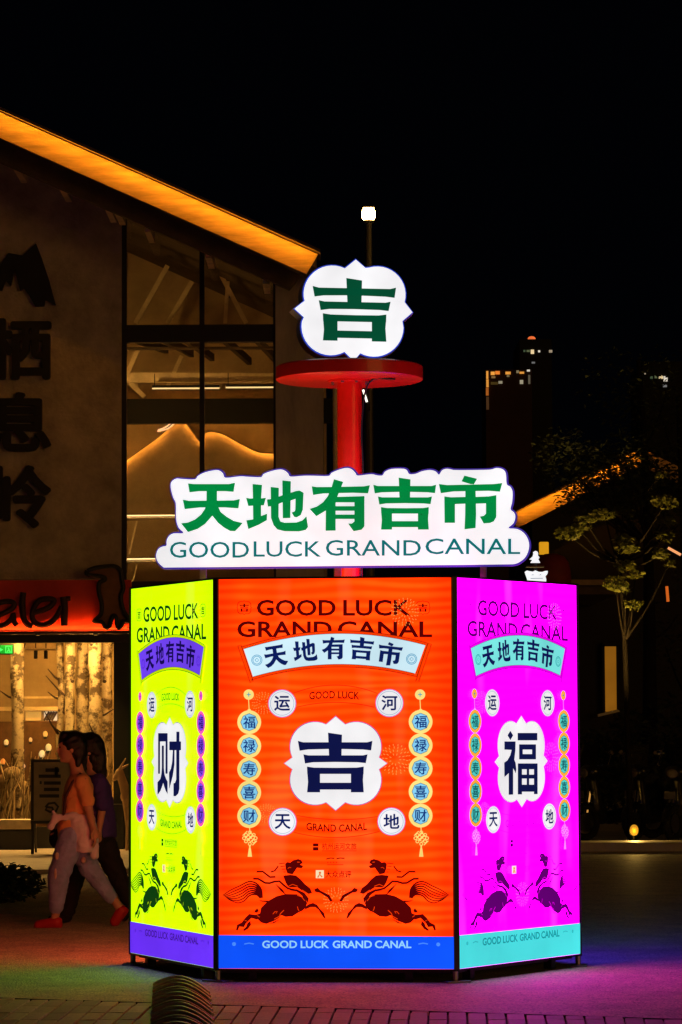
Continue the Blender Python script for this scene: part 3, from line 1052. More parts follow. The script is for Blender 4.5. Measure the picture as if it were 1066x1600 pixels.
sign_white = glow('sign_acrylic_white', (244, 244, 247), 1.02)
rim_m = glow('sign_rim_violet', (84, 60, 190), 0.55)
sign_green = glow('sign_letter_green', (0, 132, 62), 1.0, False)
sign_teal = glow('sign_letter_teal', (0, 108, 112), 1.0, False)
edge_blue = glow('sign_letter_edge_blue', (10, 70, 150), 1.0, False)
hs = thing('cloud_sign', 'long white cloud-shaped lit sign with green characters on kiosk roof', 'sign', SG.o, K_TH)
o2 = [SG.to2d(*p) for p in smooth_closed(OUT)]
q = MB(); q.prism(o2, 0.004, 0.085); q.build('housing', rim_m, hs)
q = MB(); q.tube([(p[0], 0.03, p[1]) for p in o2] + [(o2[0][0], 0.03, o2[0][1])], 0.012, n=8); auto_smooth(q.build('rim', rim_m, hs), 80)
q = MB(); q.prism(o2, -0.004, 0.003); q.build('face', sign_white, hs)
q = MB(); q.prism(o2, 0.086, 0.093); q.build('rear_glow_face', sign_white, hs)  # unseen glowing back, added to light the red post
for pol in SIGN_CHARS:
    q = MB()
    for st in pol:
        q.prism([SG.to2d(*p) for p in st], -0.012, -0.0045, 0)
    q.build('character', [sign_green], hs, fix=True)
for body, x0, y0, x1, y1 in (('GOOD', 265.9, 846.6, 389.5, 871.7), ('LUCK', 396.7, 845.6, 501.9, 870.2), ('GRAND', 509.4, 843.8, 658, 868.6), ('CANAL', 665, 841.5, 813, 866.2)):
    q = MB()
    q.flat([[SG.to2d(*p) for p in f] for f in text_px(body, x0, y0, x1, y1, .004)], -0.0075)
    q.build('lettering', sign_teal, hs, fix=False)
for px in (316, 527, 755):
    s, t = SG.to2d(px, 885)
    q = MB()
    q.bar((s, 0.05, K_ZB + K_H - 0.01), (s, 0.05, t + 0.25), 0.04, 0.04)
    q.build('leg', alu_l, hs)

# ================================================================== red post with its disc, and the emblem sign on top
red = mat('red_enamel', (0.86, 0.018, 0.005), 0.38, 0.12, 4, 0.05, 30, coat=0.3)
frame_c = mat('cable_black', (.015, .015, .015), .6, .2, 9)
post = thing('sign_post', 'round red post carrying a flat red disc above the kiosk', 'post', (0, 0, 0))
pb = at(547.5, 900, 20.3); pt = at(547, 596, 20.3)
zd = at(548, 595, 20.3).z
q = MB(); q.tube([(pb.x, 20.3, K_ZB + K_H - 0.02), (pb.x, 20.3, zd + 0.02)], 0.082, n=28); auto_smooth(q.build('pole', red, post))
q = MB()
R0 = 0.492
prof = [(0.02, zd + 0.0), (R0 - 0.01, zd), (R0, zd + 0.008), (R0, zd + 0.088), (R0 - 0.012, zd + 0.098), (0.02, zd + 0.098)]
n = 64
vs_, fs_ = [], []
for (r_, z_) in prof:
    for j in range(n):
        t = 2 * math.pi * j / n
        vs_.append((pb.x + r_ * math.cos(t), 20.3 + r_ * math.sin(t), z_))
for i in range(len(prof) - 1):
    for j in range(n):
        fs_.append([i * n + j, i * n + (j + 1) % n, (i + 1) * n + (j + 1) % n, (i + 1) * n + j])
fs_.append(list(range(n))); fs_.append([(len(prof) - 1) * n + j for j in range(n)])
q.add(vs_, fs_)
auto_smooth(q.build('disc', red, post), 50)
q = MB()
for sx in (-0.2, 0.2):
    q.box((pb.x + sx, 20.3, zd + 0.104), (0.12, 0.16, 0.012))
q.build('mounting_plate', alu_l, post)

q = MB(); q.tube([(pb.x, 20.3, zd - .012), (pb.x, 20.3, zd - .0005)], .15, n=28); fl_ = auto_smooth(q.build('flange', red, post))
for j in range(8):
    t = 2 * math.pi * (j + .5) / 8
    q = MB(); q.tube([(pb.x + .122 * math.cos(t), 20.3 + .122 * math.sin(t), zd - .022), (pb.x + .122 * math.cos(t), 20.3 + .122 * math.sin(t), zd - .0125)], .011, n=6); q.build('bolt', alu_l, fl_)
q = MB(); q.tube(spline([(pb.x + .07, 20.235, K_ZB + K_H), (pb.x + .088, 20.245, 3.2), (pb.x + .08, 20.24, zd - .3), (pb.x + .13, 20.22, zd - .02), (pb.x + .3, 20.1, zd - .012)], 5), .007, n=6); auto_smooth(q.build('cable', frame_c, post), 80)
EM = Plane(Vector((pb.x, 20.22, 0)), R(9))
em = thing('emblem_sign', 'white lit four-lobed emblem sign with one green character on red disc', 'sign', EM.o, R(9))
tr_ = lambda pts: zp(pts, 440, 390, 4.635)
lobe = []


def arc3(cx, cy, r, a0, a1, n=14):
    return [(cx + r * math.cos(R(a0 + (a1 - a0) * i / n)), cy + r * math.sin(R(a0 + (a1 - a0) * i / n))) for i in range(n + 1)]


epx = [(535, 75), (605, 136)] + arc3(690, 330, 205, -115, 15)[1:] + [(945, 457), (872, 520)] + arc3(668, 565, 212, -8, 118)[1:] \
    + [(520, 808)] + arc3(355, 555, 212, 62, 198)[:-1] + [(160, 492), (92, 430), (166, 372)] + arc3(365, 325, 207, 166, 296)[1:]
ep = [EM.to2d(*p) for p in tr_(epx)]
emz = min(p[1] for p in ep)
lift = max(0, zd + 0.112 - emz)
back = [(p[0] * 1.035 + 0.004, (p[1] - 4.0) * 1.0 + 4.0 - 0.012) for p in ep]
hous = mat('sign_housing_white', (0.62, 0.62, 0.66), 0.45, 0.1, 6)
q = MB()
nE = len(ep)
fr_o = offset_poly(ep, 0.010)
vs_ = [(p[0], 0.0, p[1]) for p in fr_o] + [(p[0] * 1.02 + 0.003, 0.15, p[1] - 0.004) for p in fr_o]
q.add(vs_, [list(range(nE)), [nE + i for i in range(nE)]] + [[i, (i + 1) % nE, nE + (i + 1) % nE, nE + i] for i in range(nE)])
q.build('housing', hous, em)
rim_b = glow('emblem_rim_blue', (30, 60, 190), 0.9)
q = MB(); q.prism(offset_poly(ep, 0.0075), -0.012, -0.0005); q.build('rim', rim_b, em)
q = MB(); q.prism(ep, -0.018, -0.0125); q.build('face', sign_white, em)
dk_green = glow('emblem_letter_green', (0, 74, 48), 1.0, False)
q = MB()
for st in put(NJI, 553, 484.5, 130, 98):
    x_ = [(p[0], p[1] + (p[0] - 553) * 0.021) for p in st]
    q.prism([EM.to2d(*p) for p in x_], -0.026, -0.0185)
q.build('character', [dk_green], em)
for o in em.children: o.location = (0, 0, lift)

# ================================================================== the gabled shop on the left
YW, YF = 38.0, 36.6          # wall plane, plane of the gable board
wall_m = mat('shop_wall_render', (0.42, 0.36, 0.28), 0.9, 0.34, 2.6, 0.9, 16)
conc_m = mat('pillar_concrete', (0.40, 0.36, 0.31), 0.85, 0.3, 3.0, 0.3, 25, stretch=(1, 1, .3))
wood_m = mat('gable_board_wood', (0.66, 0.46, 0.22), 0.6, 0.35, 3.0, 0.25, 14, stretch=(.6, 1, 5))
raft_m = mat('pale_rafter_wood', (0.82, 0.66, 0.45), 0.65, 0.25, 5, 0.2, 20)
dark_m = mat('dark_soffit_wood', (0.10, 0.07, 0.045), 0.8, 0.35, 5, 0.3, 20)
frame_m = mat('black_window_frame', (0.018, 0.017, 0.016), 0.45, 0.2, 9)
int_m = mat('interior_plaster', (0.50, 0.38, 0.24), 0.9, 0.28, 1.4, 0.2, 9)
glass_m = glass('window_glass')
amber = (1.0, 0.42, 0.035)
led_m = glow('led_strip_amber', None, 85.0, True, (1.0, 0.34, 0.015))

shop = thing('shop_building', 'dark gabled shop with amber-lit roof edge and tall windows', 'building', at(200, 1330, YW))
shop.location = (0, 0, 0)


def P(x, y, Y=YW):
    p = at(x, y, Y)
    return (p.x, p.z)


def px_box(mb, x0, y0, x1, y1, Y0, Y1, m=0, ref=None):
    """box whose front (at Y0) fills the pixel rectangle"""
    a, b = P(x0, y1, ref or Y0), P(x1, y0, ref or Y0)
    mb.box(((a[0] + b[0]) / 2, (Y0 + Y1) / 2, (a[1] + b[1]) / 2), (b[0] - a[0], Y1 - Y0, b[1] - a[1]), m)
    return mb


# roof line at the gable board
ft0, ft1 = P(-260, 58.5, YF), P(497, 397, YF)
fb0, fb1 = P(-260, 99.5, YF), P(479, 428, YF)
q = MB(); q.prism([fb0, fb1, ft1, ft0], YF, YF + 0.06); q.build('gable_board', wood_m, shop)
# roof slab behind it
th = 0.16
q = MB()
q.prism([(ft0[0], ft0[1] - th), (ft1[0] - .02, ft1[1] - th), (ft1[0] - .02, ft1[1] - 0.015), (ft0[0], ft0[1] - 0.015)], YF + 0.062, 52.0)
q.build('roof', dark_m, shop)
# tile edge standing proud over the board, with the led strip tucked below it
q = MB()
q.prism([(ft0[0], ft0[1] - 0.012), (ft1[0] + .03, ft1[1] - 0.012), (ft1[0] + .03, ft1[1] + 0.025), (ft0[0], ft0[1] + 0.025)], YF - 0.215, YF + 0.5)
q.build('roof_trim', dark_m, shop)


def led_profile(pts, Y, parent, m, hgt=0.012, prof_m=None):
    """thin profile in front of a board; its lamps face the board behind (+y)"""
    n = len(pts)
    q = MB()
    for i in range(n - 1):
        a, b = pts[i], pts[i + 1]
        q.prism([(a[0], a[1] - hgt * .55), (b[0], b[1] - hgt * .55), (b[0], b[1] + hgt * .55), (a[0], a[1] + hgt * .55)], Y - .008, Y)
    q.build('led_profile', prof_m or dark_m, parent)
    q = MB()
    for i in range(n - 1):
        a, b = pts[i], pts[i + 1]
        q.add([(a[0], Y + .002, a[1] - hgt / 2), (a[0], Y + .002, a[1] + hgt / 2), (b[0], Y + .002, b[1] + hgt / 2), (b[0], Y + .002, b[1] - hgt / 2)], [[0, 1, 2, 3]])
    q.build('led_strip', m, parent, fix=False)


led_profile([(ft0[0], ft0[1] - 0.02), (ft1[0] - 0.02, ft1[1] - 0.02)], YF - .2, shop, led_m)
# lower verge beam behind the board
q = MB()
bz0, bz1 = P(-260, 138, YF + .35), P(452, 452, YF + .35)
tz0, tz1 = P(-260, 95, YF + .35), P(470, 430, YF + .35)
q.prism([bz0, bz1, tz1, tz0], YF + 0.35, YF + 0.5)
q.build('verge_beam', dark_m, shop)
# lookout rafters that carry the overhang
slope = (ft1[1] - ft0[1]) / (ft1[0] - ft0[0])
for px, py in ((-32, 255), (38, 286), (108, 316), (178, 348), (192, 352), (238, 380), (331, 420), (418, 459)):
    xx, zb_ = P(px, py, YW)
    q = MB()
    q.box((xx, (YF + .52 + YW) / 2, zb_ + 0.08), (0.075, YW - YF - .52, 0.16))
    q.build('rafter', raft_m, shop)
# walls
xl = P(-260, 500)[0]
x190 = P(190, 600)[0]; x430 = P(431, 600)[0]; x505 = P(505, 600)[0]; x197 = P(197, 600)[0]


def roof_z(x): return ft0[1] + (x - ft0[0]) * slope - th


z905 = P(100, 905)[1]
q = MB(); q.prism([(xl, z905), (x190, z905), (x190, roof_z(x190)), (xl, roof_z(xl))], YW, YW + 0.3); q.build('front_wall', wall_m, shop)
q = MB(); q.prism([(x430, 0), (x505, 0), (x505, roof_z(x505) - .0), (x430, roof_z(x430))], YW - 0.05, YW + 0.55); q.build('corner_pillar', conc_m, shop)
q = MB(); q.prism([(x505 - .3, 0), (x505 - .02, 0), (x505 - .02, roof_z(x505) - .02), (x505 - .3, roof_z(x505))], YW + 0.552, 52); q.build('side_wall', wall_m, shop)
a = P(523.5, 600, 39.0)
q = MB(); q.tube([(a[0], 39.0, 0), (a[0], 39.0, roof_z(x505) - .1)], 0.03, n=10); auto_smooth(q.build('downpipe', raft_m, shop))
# glazed bay: frame bars
zt = lambda x: roof_z(x) - 0.05
z533, z507 = P(300, 534)[1], P(300, 507)[1]
zsill = P(300, 908)[1]
x316 = P(315.5, 600)[0]


def fbar(x0, z0, x1, z1, y0=YW + .02, y1=YW + .14):
    q = MB(); q.box(((x0 + x1) / 2, (y0 + y1) / 2, (z0 + z1) / 2), (x1 - x0, y1 - y0, z1 - z0)); q.build('window_bar', frame_m, shop)


fbar(x190 + .002, 0.3, x190 + .06, zt(x190) - .05)
fbar(x316 - .03, zsill, x316 + .03, zt(x316), YW + .025, YW + .135)
fbar(x430 - .03, zsill, x430 - .002, zt(x430) + .05)
fbar(x190 + .06, z533, x430 - .03, z507, YW + .01, YW + .16)
fbar(x190 + .06, zsill - .16, x430 - .03, zsill, YW + .01, YW + .16)
q = MB()
h0 = 0.17
q.prism([(x190, roof_z(x190) - h0 - .05), (x430, roof_z(x430) - h0 - .05), (x430, roof_z(x430)), (x190, roof_z(x190))], YW + .005, YW + .17)
q.build('window_head', frame_m, shop)
for (xa, xb, lo) in ((x190 + .06, x316 - .03, 1), (x316 + .03, x430 - .03, 1), (x190 + .06, x316 - .03, 0), (x316 + .03, x430 - .03, 0)):
    q = MB()
    if lo:
        q.prism([(xa, zsill), (xb, zsill), (xb, z533), (xa, z533)], YW + .07, YW + .082)
    else:
        q.prism([(xa, z507), (xb, z507), (xb, roof_z(xb) - h0), (xa, roof_z(xa) - h0)], YW + .07, YW + .082)
    q.build('pane', glass_m, shop)
# the upper room
yb = 43.5
q = MB(); q.prism([(xl, z905 - .3), (x430 + .6, z905 - .3), (x430 + .6, roof_z(x430 + .6)), (xl, roof_z(xl))], yb, yb + 0.2); q.build('room_rear_wall', int_m, shop)
q = MB(); q.box(((xl + x430) / 2 + .3, (YW + .3 + yb) / 2, zsill - .25), (x430 - xl + .6, yb - YW - .3, 0.16)); q.build('upper_floor', dark_m, shop)
q = MB(); q.prism([(x430 + .02, zsill - .1), (x430 + .3, zsill - .1), (x430 + .3, roof_z(x430 + .3)), (x430 + .02, roof_z(x430))], YW + .56, yb); q.build('room_side_wall', int_m, shop)
# pale timbers inside
ybm = 40.6
q = MB(); a, b = P(160, 590, ybm), P(500, 591, ybm); q.bar((a[0], ybm, a[1]), (b[0], ybm, b[1]), .1, .125); q.build('timber_beam', raft_m, shop)
q = MB(); a, b = P(198, 590, ybm), P(218, 545, ybm); q.bar((a[0], ybm - .12, a[1]), (b[0], ybm - .12, b[1]), .05, .06); q.build('timber_brace', raft_m, shop)
q = MB(); a, b = P(262, 604, 41.8), P(284, 556, 41.8); q.bar((a[0], 41.8, a[1]), (b[0], 41.8, b[1]), .05, .05); q.build('timber_brace', raft_m, shop)
q = MB(); a, b = P(203, 598, 41.0), P(226, 620, 41.0); q.bar((a[0], 41.0, a[1]), (b[0], 41.0, b[1]), .06, .06); q.build('timber_brace', raft_m, shop)
for i, px in enumerate((215, 255, 287, 345, 395)):
    q = MB(); a, b = P(px, 545 - i * 2, 40.2), P(px + 45, 560 + i * 6, 42.8)
    q.bar((a[0], 40.2, a[1] + .12), (b[0], 42.8, b[1] + .12), .06, .1); q.build('ceiling_joist', dark_m, shop)
for x0, y0, x1, y1 in ((212, 505, 262, 415), (330, 400, 385, 505), (262, 505, 300, 440), (352, 505, 356, 440)):
    q = MB(); a, b = P(x0, y0, 41.6), P(x1, y1, 41.6); q.bar((a[0], 41.6, a[1]), (b[0], 41.6, b[1]), .05, .06); q.build('gable_strut', raft_m, shop)
q = MB(); px_box(q, 150, 541, 480, 546, 40.15, 40.25); q.build('ceiling_purlin', dark_m, shop)
q = MB(); px_box(q, 150, 622, 520, 662, 42.6, 42.75); q.build('cross_duct', mat('duct_black', (.006, .005, .004), .6, .2, 6), shop)

tube_w = glow('warm_tube_light', (255, 214, 150), 1.6)
for i, (x0, x1, yy) in enumerate(((238, 343, 607), (353, 452, 605.5))):
    a, b = P(x0, yy, 40.4), P(x1, yy - .5, 40.4)
    t = thing('tube_light', ['thin glowing tube light under timber beam, left of window mullion', 'thin glowing tube light under timber beam, right of window mullion'][i], 'light', (0, 0, 0), 0, 'tube lights in the upper window')
    q = MB(); q.tube([(a[0], 40.4, a[1]), (b[0], 40.4, b[1])], 0.009, n=8); q.build('tube', tube_w, t)
    q = MB(); q.bar((a[0], 40.43, a[1] + .03), (b[0], 40.43, b[1] + .03), .03, .03); q.build('batten', frame_m, t)
    q = MB(); q.tube([(a[0] + .03, 40.43, a[1] + .04), (a[0] + .03, 40.43, a[1] + .2)], 0.006, n=6); q.build('hanger', frame_m, t)


def area(name, loc, size, power, col, direction, parent=None, sy=None):
    l = bpy.data.lights.new(name, 'AREA')
    l.energy, l.color, l.size = power, col, size
    if sy: l.shape, l.size_y = 'RECTANGLE', sy
    o = bpy.data.objects.new(name, l)
    COL.objects.link(o)
    o.location = loc
    o.rotation_euler = Vector(direction).to_track_quat('-Z', 'Y').to_euler()
    if parent: o.parent = parent
    return o


def point(name, loc, power, col, rad=0.05, parent=None):
    l = bpy.data.lights.new(name, 'POINT')
    l.energy, l.color, l.shadow_soft_size = power, col, rad
    o = bpy.data.objects.new(name, l)
    COL.objects.link(o)
    o.location = loc
    if parent: o.parent = parent
    return o


WARM = (1.0, 0.53, 0.13)
c = at(300, 560, 40.0)
lamp_u = thing('hidden_fill_lamp', 'unseen round warm lamp added to light the upper room', 'lamp', (c.x - 1.35, 39.3, c.z - 1.1))  # hidden behind the wall, added to brighten the room and its beam
q = MB(); q.ball((0, 0, 0), 0.1); auto_smooth(q.build('bulb', glow('warm_bulb', (255, 205, 130), 3.0), lamp_u))
q = MB(); q.tube([(0, 0, .09), (0, 0, 2.2)], .008, n=6); q.build('cord', frame_m, lamp_u)
point('hidden_fill_light', (0, 0, -0.16), 110, WARM, .12, lamp_u)

# mountain relief with a lit crest on the back wall
mt = [(150, 760), (195, 722), (225, 700), (250, 682), (268, 664), (281, 655), (296, 668), (313, 690), (322, 676), (345, 677), (370, 690), (395, 703), (415, 708), (450, 708)]
ymt = 42.9
mtn = thing('mountain_relief', 'mountain-shaped wall relief with amber-lit crest behind upper window', 'wall decor')
mp_ = [P(x, y, ymt) for x, y in spline(mt, 4)]
zlow = zsill - .15
q = MB(); q.prism([(mp_[0][0], zlow)] + [(mp_[-1][0], zlow)] + mp_[::-1], ymt, ymt + .12); q.build('panel', mat('relief_plaster', (0.45, 0.33, 0.2), 0.85, 0.35, 1.2, 0.4, 5), mtn)
led_profile([(x, z - .005) for x, z in mp_], ymt - .07, mtn, glow('relief_led_amber', None, 75.0, True, (1.0, .38, .05)), .010)
neon_m = glow('neon_peach', (255, 190, 140), 1.6)
neon = thing('neon_swoosh', 'small peach neon swoosh of two strokes on the mountain relief', 'neon sign')
for st in ([(247, 672), (258, 668), (268, 660), (277, 648)], [(246, 674), (262, 670), (272, 662), (283, 656)]):
    q = MB(); q.tube([(P(x, y, 42.7)[0], 42.7, P(x, y, 42.7)[1]) for x, y in spline(st, 4)], .011, n=6); auto_smooth(q.build('neon_tube', neon_m, neon))
for st in ([(281, 660), (285, 657), (288, 660)], [(290, 660), (294, 657.5)], [(297, 660.5), (299, 657), (301, 660), (303, 657)], [(306, 657), (310, 657), (307, 661), (311, 661)]):
    q = MB(); q.tube([(P(x, y, 42.7)[0], 42.7, P(x, y, 42.7)[1]) for x, y in st], .007, n=5); q.build('neon_tube', neon_m, neon)
# two lit shelves low in the window
for i, (x1, yy) in enumerate(((306, 806), (246, 874))):
    t = thing('wall_shelf', ['lit shelf high behind the window glass', 'lit shelf low behind the window glass'][i], 'shelf')
    q = MB(); px_box(q, 170, yy + 1, x1, yy + 4, 41.0, 41.3); q.build('board', raft_m, t)
    a, b = P(170, yy, 40.98), P(x1, yy - 1, 40.98)
    q = MB(); q.tube([(a[0], 40.98, a[1]), (b[0], 40.98, b[1])], .009, n=6); q.build('led_strip', glow('shelf_led', (255, 214, 150), 2.5), t)
    q = MB(); a, b = P(202, yy + 60, 41.05), P(214, yy + 8, 41.05); q.bar((a[0], 41.05, a[1]), (b[0], 41.05, b[1]), .02, .02); q.build('bracket', raft_m, t)

# characters on the wall
ch_m = mat('black_sign_metal', (0.012, 0.012, 0.012), 0.5, 0.2, 6)
wl = thing('wall_lettering', 'column of big black raised characters on the shop wall', 'sign')
peak = [(-60, 470), (-40, 430), (0, 418), (14, 396), (36, 400), (57, 381), (66, 404), (78, 440), (88, 478), (72, 470), (70, 479), (56, 480), (46, 462), (38, 452), (32, 455), (24, 422), (18, 448), (10, 440), (4, 455), (-14, 452), (-30, 470)]
q = MB(); q.prism([P(*p) for p in peak], YW - .05, YW - .005); q.build('character', ch_m, wl)
for c, y0, y1 in (('栖', 498, 594), ('息', 613, 706), ('岭', 727, 826)):
    q = MB()
    _i = 0
    for f in text_px(c, -18 if c != '岭' else -20, y0, 81, y1, .028):
        _i += 1
        q.prism([P(*p) for p in f], YW - .05 - .00003 * _i, YW - .005)
    q.build('character', ch_m, wl)

# red fascia sign with script letters, lit from below
zs0, zs1 = P(100, 987)[1], P(100, 907)[1]
x205 = P(206, 950)[0]
ss = thing('shop_sign', 'red shop sign board with dark cursive letters, glowing along its foot', 'sign')
redb = mat('red_sign_board', (0.60, 0.045, 0.015), 0.55, 0.15, 3)
q = MB(); q.box(((xl + x205) / 2, YW - .06, (zs0 + zs1) / 2), (x205 - xl, .1, zs1 - zs0)); q.build('board', redb, ss)
q = MB(); q.box(((xl + x205) / 2, YW - .16, zs0 - .015), (x205 - xl, .3, .028)); q.build('light_tray', frame_m, ss)
led_profile([(xl, zs0 + .012), (x205, zs0 + .012)], YW - .21, ss, glow('sign_led_orange', None, 120.0, True, (1.0, .24, .03)), prof_m=frame_m)
script_m = mat('oxblood_letter', (0.035, 0.006, 0.006), 0.6, 0.2, 6)


def wire(mbname, px_pts, Y, r, parent, m, n=5):
    q = MB(); q.tube([(P(x, y, Y)[0], Y, P(x, y, Y)[1]) for x, y in spline(px_pts, n)], r, n=7)
    return auto_smooth(q.build(mbname, m, parent), 60)


k_ = 5.076
zz = lambda pts: [(x / k_, 900 + y / k_) for x, y in pts]
YL = YW - .19
wire('letter', zz([(-90, 240), (-20, 215), (60, 200), (110, 215), (100, 255), (40, 290), (-30, 320), (-60, 360), (-20, 395), (40, 385), (90, 340), (105, 300), (112, 360), (135, 392)]), YL, .034, ss, script_m)
wire('letter', zz([(185, 130), (178, 200), (180, 280), (190, 340), (215, 380), (258, 400)]), YL, .04, ss, script_m)
wire('letter', zz([(270, 290), (340, 270), (400, 240), (430, 195), (385, 180), (320, 190), (275, 240), (255, 310), (275, 365), (330, 390), (400, 370), (455, 310), (490, 240)]), YL, .036, ss, script_m)
wire('letter', zz([(505, 165), (512, 250), (510, 330), (510, 395)]), YL, .045, ss, script_m)
wire('letter', zz([(505, 200), (525, 180), (560, 178)]), YL, .03, ss, script_m)

# animal cut-out beside the letters
an = thing('animal_cutout', 'brown animal cut-out with thick black outline at end of the red sign', 'sign')
az = lambda pts: [(x / 3.81, 880 + y / 3.81) for x, y in pts]
outl = [(520, 45), (560, 30), (620, 20), (680, 18), (715, 40), (725, 90), (735, 150), (720, 200), (735, 280), (770, 340), (735, 345), (722, 375), (700, 380), (690, 320), (672, 315), (660, 345), (650, 378), (625, 378), (608, 350), (560, 345), (600, 305), (605, 240), (590, 180), (590, 120), (628, 95), (600, 78), (540, 72), (515, 60)]
q = MB(); q.prism([P(x, y, YW - .2) for x, y in az(outl)], YW - .2, YW - .12); q.build('body_panel', mat('animal_brown', (0.20, 0.09, 0.035), 0.8, 0.3, 5), an)
oc = az(outl + outl[:1])
wire('outline', oc, YW - .21, .028, an, ch_m, 4)

# shop front below the sign
x178 = P(178, 1150)[0]; xsr = P(210, 1150)[0]
zwt = P(100, 1004)[1]; zwb = P(100, 1292)[1]
green_d = mat('dark_green_frame', (0.016, 0.022, 0.014), 0.5, 0.2, 6)
q = MB(); q.prism([(xl, zwt), (xsr, zwt), (xsr, zs0 - .032), (xl, zs0 - .032)], YW - .02, YW + .25); q.build('lintel', frame_m, shop)
q = MB(); q.prism([(x178, 0.0), (x190 + .16, 0), (x190 + .16, zwt - .002), (x178, zwt - .002)], YW - .02, YW + .25); q.build('door_jamb', green_d, shop)
q = MB(); q.prism([(xl, 0.0), (x178 - .002, 0), (x178 - .002, zwb), (xl, zwb)], YW + .0, YW + .2); q.build('plinth', frame_m, shop)
q = MB(); q.prism([(x190 + .162, 0), (x430 - .002, 0), (x430 - .002, zsill - .17), (x190 + .162, zsill - .17)], YW + .05, YW + .2); q.build('lower_wall', wall_m, shop)
q = MB(); q.prism([(xl, zwb), (x178 - .002, zwb), (x178 - .002, zwt), (xl, zwt)], YW + .1, YW + .112); q.build('pane', glass_m, shop)
q = MB(); px_box(q, -260, 1281, 52, 1297, YW - .42, YW - .02); q.build('window_bench', raft_m, shop)
q = MB(); px_box(q, -260, 1298, 52, 1332, YW - .36, YW - .02); q.build('bench_base', frame_m, shop)
# ground floor room
zc = zwt + .25
q = MB(); q.box(((xl + x190) / 2, 44.1, zc / 2), (x190 - xl + 3, .2, zc)); q.build('room_rear_wall', int_m, shop)
q = MB(); q.box(((xl + x190) / 2, 41.2, 0.02), (x190 - xl + 3, 5.6, .04)); q.build('floor', mat('shop_floor', (0.35, 0.25, 0.15), 0.5, .2, 4), shop)
q = MB(); q.box(((xl + x190) / 2, 41.2, zc + .05), (x190 - xl + 3, 5.6, .1)); q.build('ceiling', mat('shop_ceiling', (0.4, 0.3, 0.2), 0.9, .2, 4), shop)
q = MB(); q.box((x190 + .35, 41.2, zc / 2), (.1, 5.6, zc)); q.build('partition', int_m, shop)
for i, px in enumerate((20, 95, 150)):
    c = at(px, 1016, 38.55)
    t = thing('ceiling_spotlight', ['warm ceiling spotlight above left birch trunk', 'warm ceiling spotlight over the standing board', 'warm ceiling spotlight above right birch trunks'][i], 'lamp', (c.x, 38.55, zc - .02), 0, 'ceiling spotlights of the shop')
    q = MB(); q.tube([(0, 0, 0), (0, 0, -.05)], .05, n=12); q.build('housing', frame_m, t)
    q = MB(); q.tube([(0, 0, -.051), (0, 0, -.056)], .04, n=12); q.build('lens', glow('spot_lens', (255, 215, 150), 3.0), t)
    area('ceiling_spotlight_light', (0, 0, -.06), .2, 26, WARM, (0, .55, -1), t)
    area('rear_wall_fill_light', (.3, 3.6, -.06), .3, 30, (1.0, .48, .09), (0, .6, -1), t)  # added fill for the rear wall, no fixture there
for i, px in enumerate((56, 72)):
    c = at(px, 1023, 41.5)
    t = thing('track_spotlight', ['black track spotlight hanging in shop, left of the pair', 'black track spotlight hanging in shop, right of the pair'][i], 'lamp', (c.x, 41.5, c.z), 0, 'black track spotlights')
    q = MB(); q.tube([(0, 0, -.055), (0, 0, .055)], .026, n=12); auto_smooth(q.build('barrel', frame_m, t))
    q = MB(); q.tube([(0, 0, .05), (0, 0, zc - c.z)], .008, n=6); q.build('stem', frame_m, t)
q = MB(); px_box(q, 38, 1012.5, 92, 1016, 41.2, 41.3); tag(q.build('ceiling_rail', raft_m), 'pale ceiling rail above the black track spotlights', 'rail')
q = MB(); px_box(q, 36, 1088, 90, 1091.5, 43.6, 43.7); tag(q.build('picture_rail', raft_m), 'pale rail on the shop rear wall', 'rail')
# bright counter lights and shelf at the back
cab = thing('display_cabinet', 'wooden display cabinet with two lit openings at the back of the shop', 'cabinet')
q = MB(); px_box(q, -30, 1127, 110, 1250, 43.2, 43.7); q.build('carcass', mat('cabinet_wood', (0.16, 0.085, 0.04), .6, .4, 6, .2, 20), cab)
q = MB(); px_box(q, -30, 1104, 110, 1110.5, 43.2, 43.7); q.build('top_board', raft_m, cab)
for x0, x1, m in ((40, 64, (255, 190, 90)), (69, 89, (255, 240, 215))):
    q = MB(); px_box(q, x0, 1111.5, x1, 1126, 43.3, 43.35); q.build('lit_niche', glow('niche_%d' % x0, m, .8), cab)
for i in range(4):
    q = MB(); a, b = P(69 + i * 4, 1126, 43.28), P(77 + i * 4, 1112, 43.28); q.bar((a[0], 43.28, a[1]), (b[0], 43.28, b[1]), .012, .03); q.build('slat', dark_m, cab)
LAB = ['at the far left', 'beside the left birch', 'under the left niche', 'under the bright niche', 'above the standing board', 'near the head of the walker', 'low beside the standing board', 'at the left edge']
for i, (px, py, r_, col) in enumerate(((10, 1160, 4, (255, 200, 120)), (35, 1172, 3, (255, 225, 170)), (48, 1156, 3, (255, 190, 110)), (71, 1147, 4, (255, 190, 90)), (76, 1168, 5, (255, 215, 130)), (66, 1178, 5, (255, 225, 160)), (37, 1197, 3, (255, 225, 180)), (5, 1190, 4, (255, 150, 60)))):
    c = at(px, py, 42.9)
    t = thing('tea_light', 'small glowing candle lamp on the cabinet ' + LAB[i], 'candle', (c.x, 42.9, c.z), 0, 'candle lamps on the cabinet')
    q = MB(); q.ball((0, 0, 0), (r_ / 115, r_ / 115, r_ / 90), n=8, k=5); auto_smooth(q.build('glass_globe', glow('candle_%d' % i, col, .9), t), 80)
    q = MB(); q.tube([(0, 0, -r_ / 80 - .02), (0, 0, -r_ / 110)], r_ / 150, n=8); q.build('holder', frame_m, t)
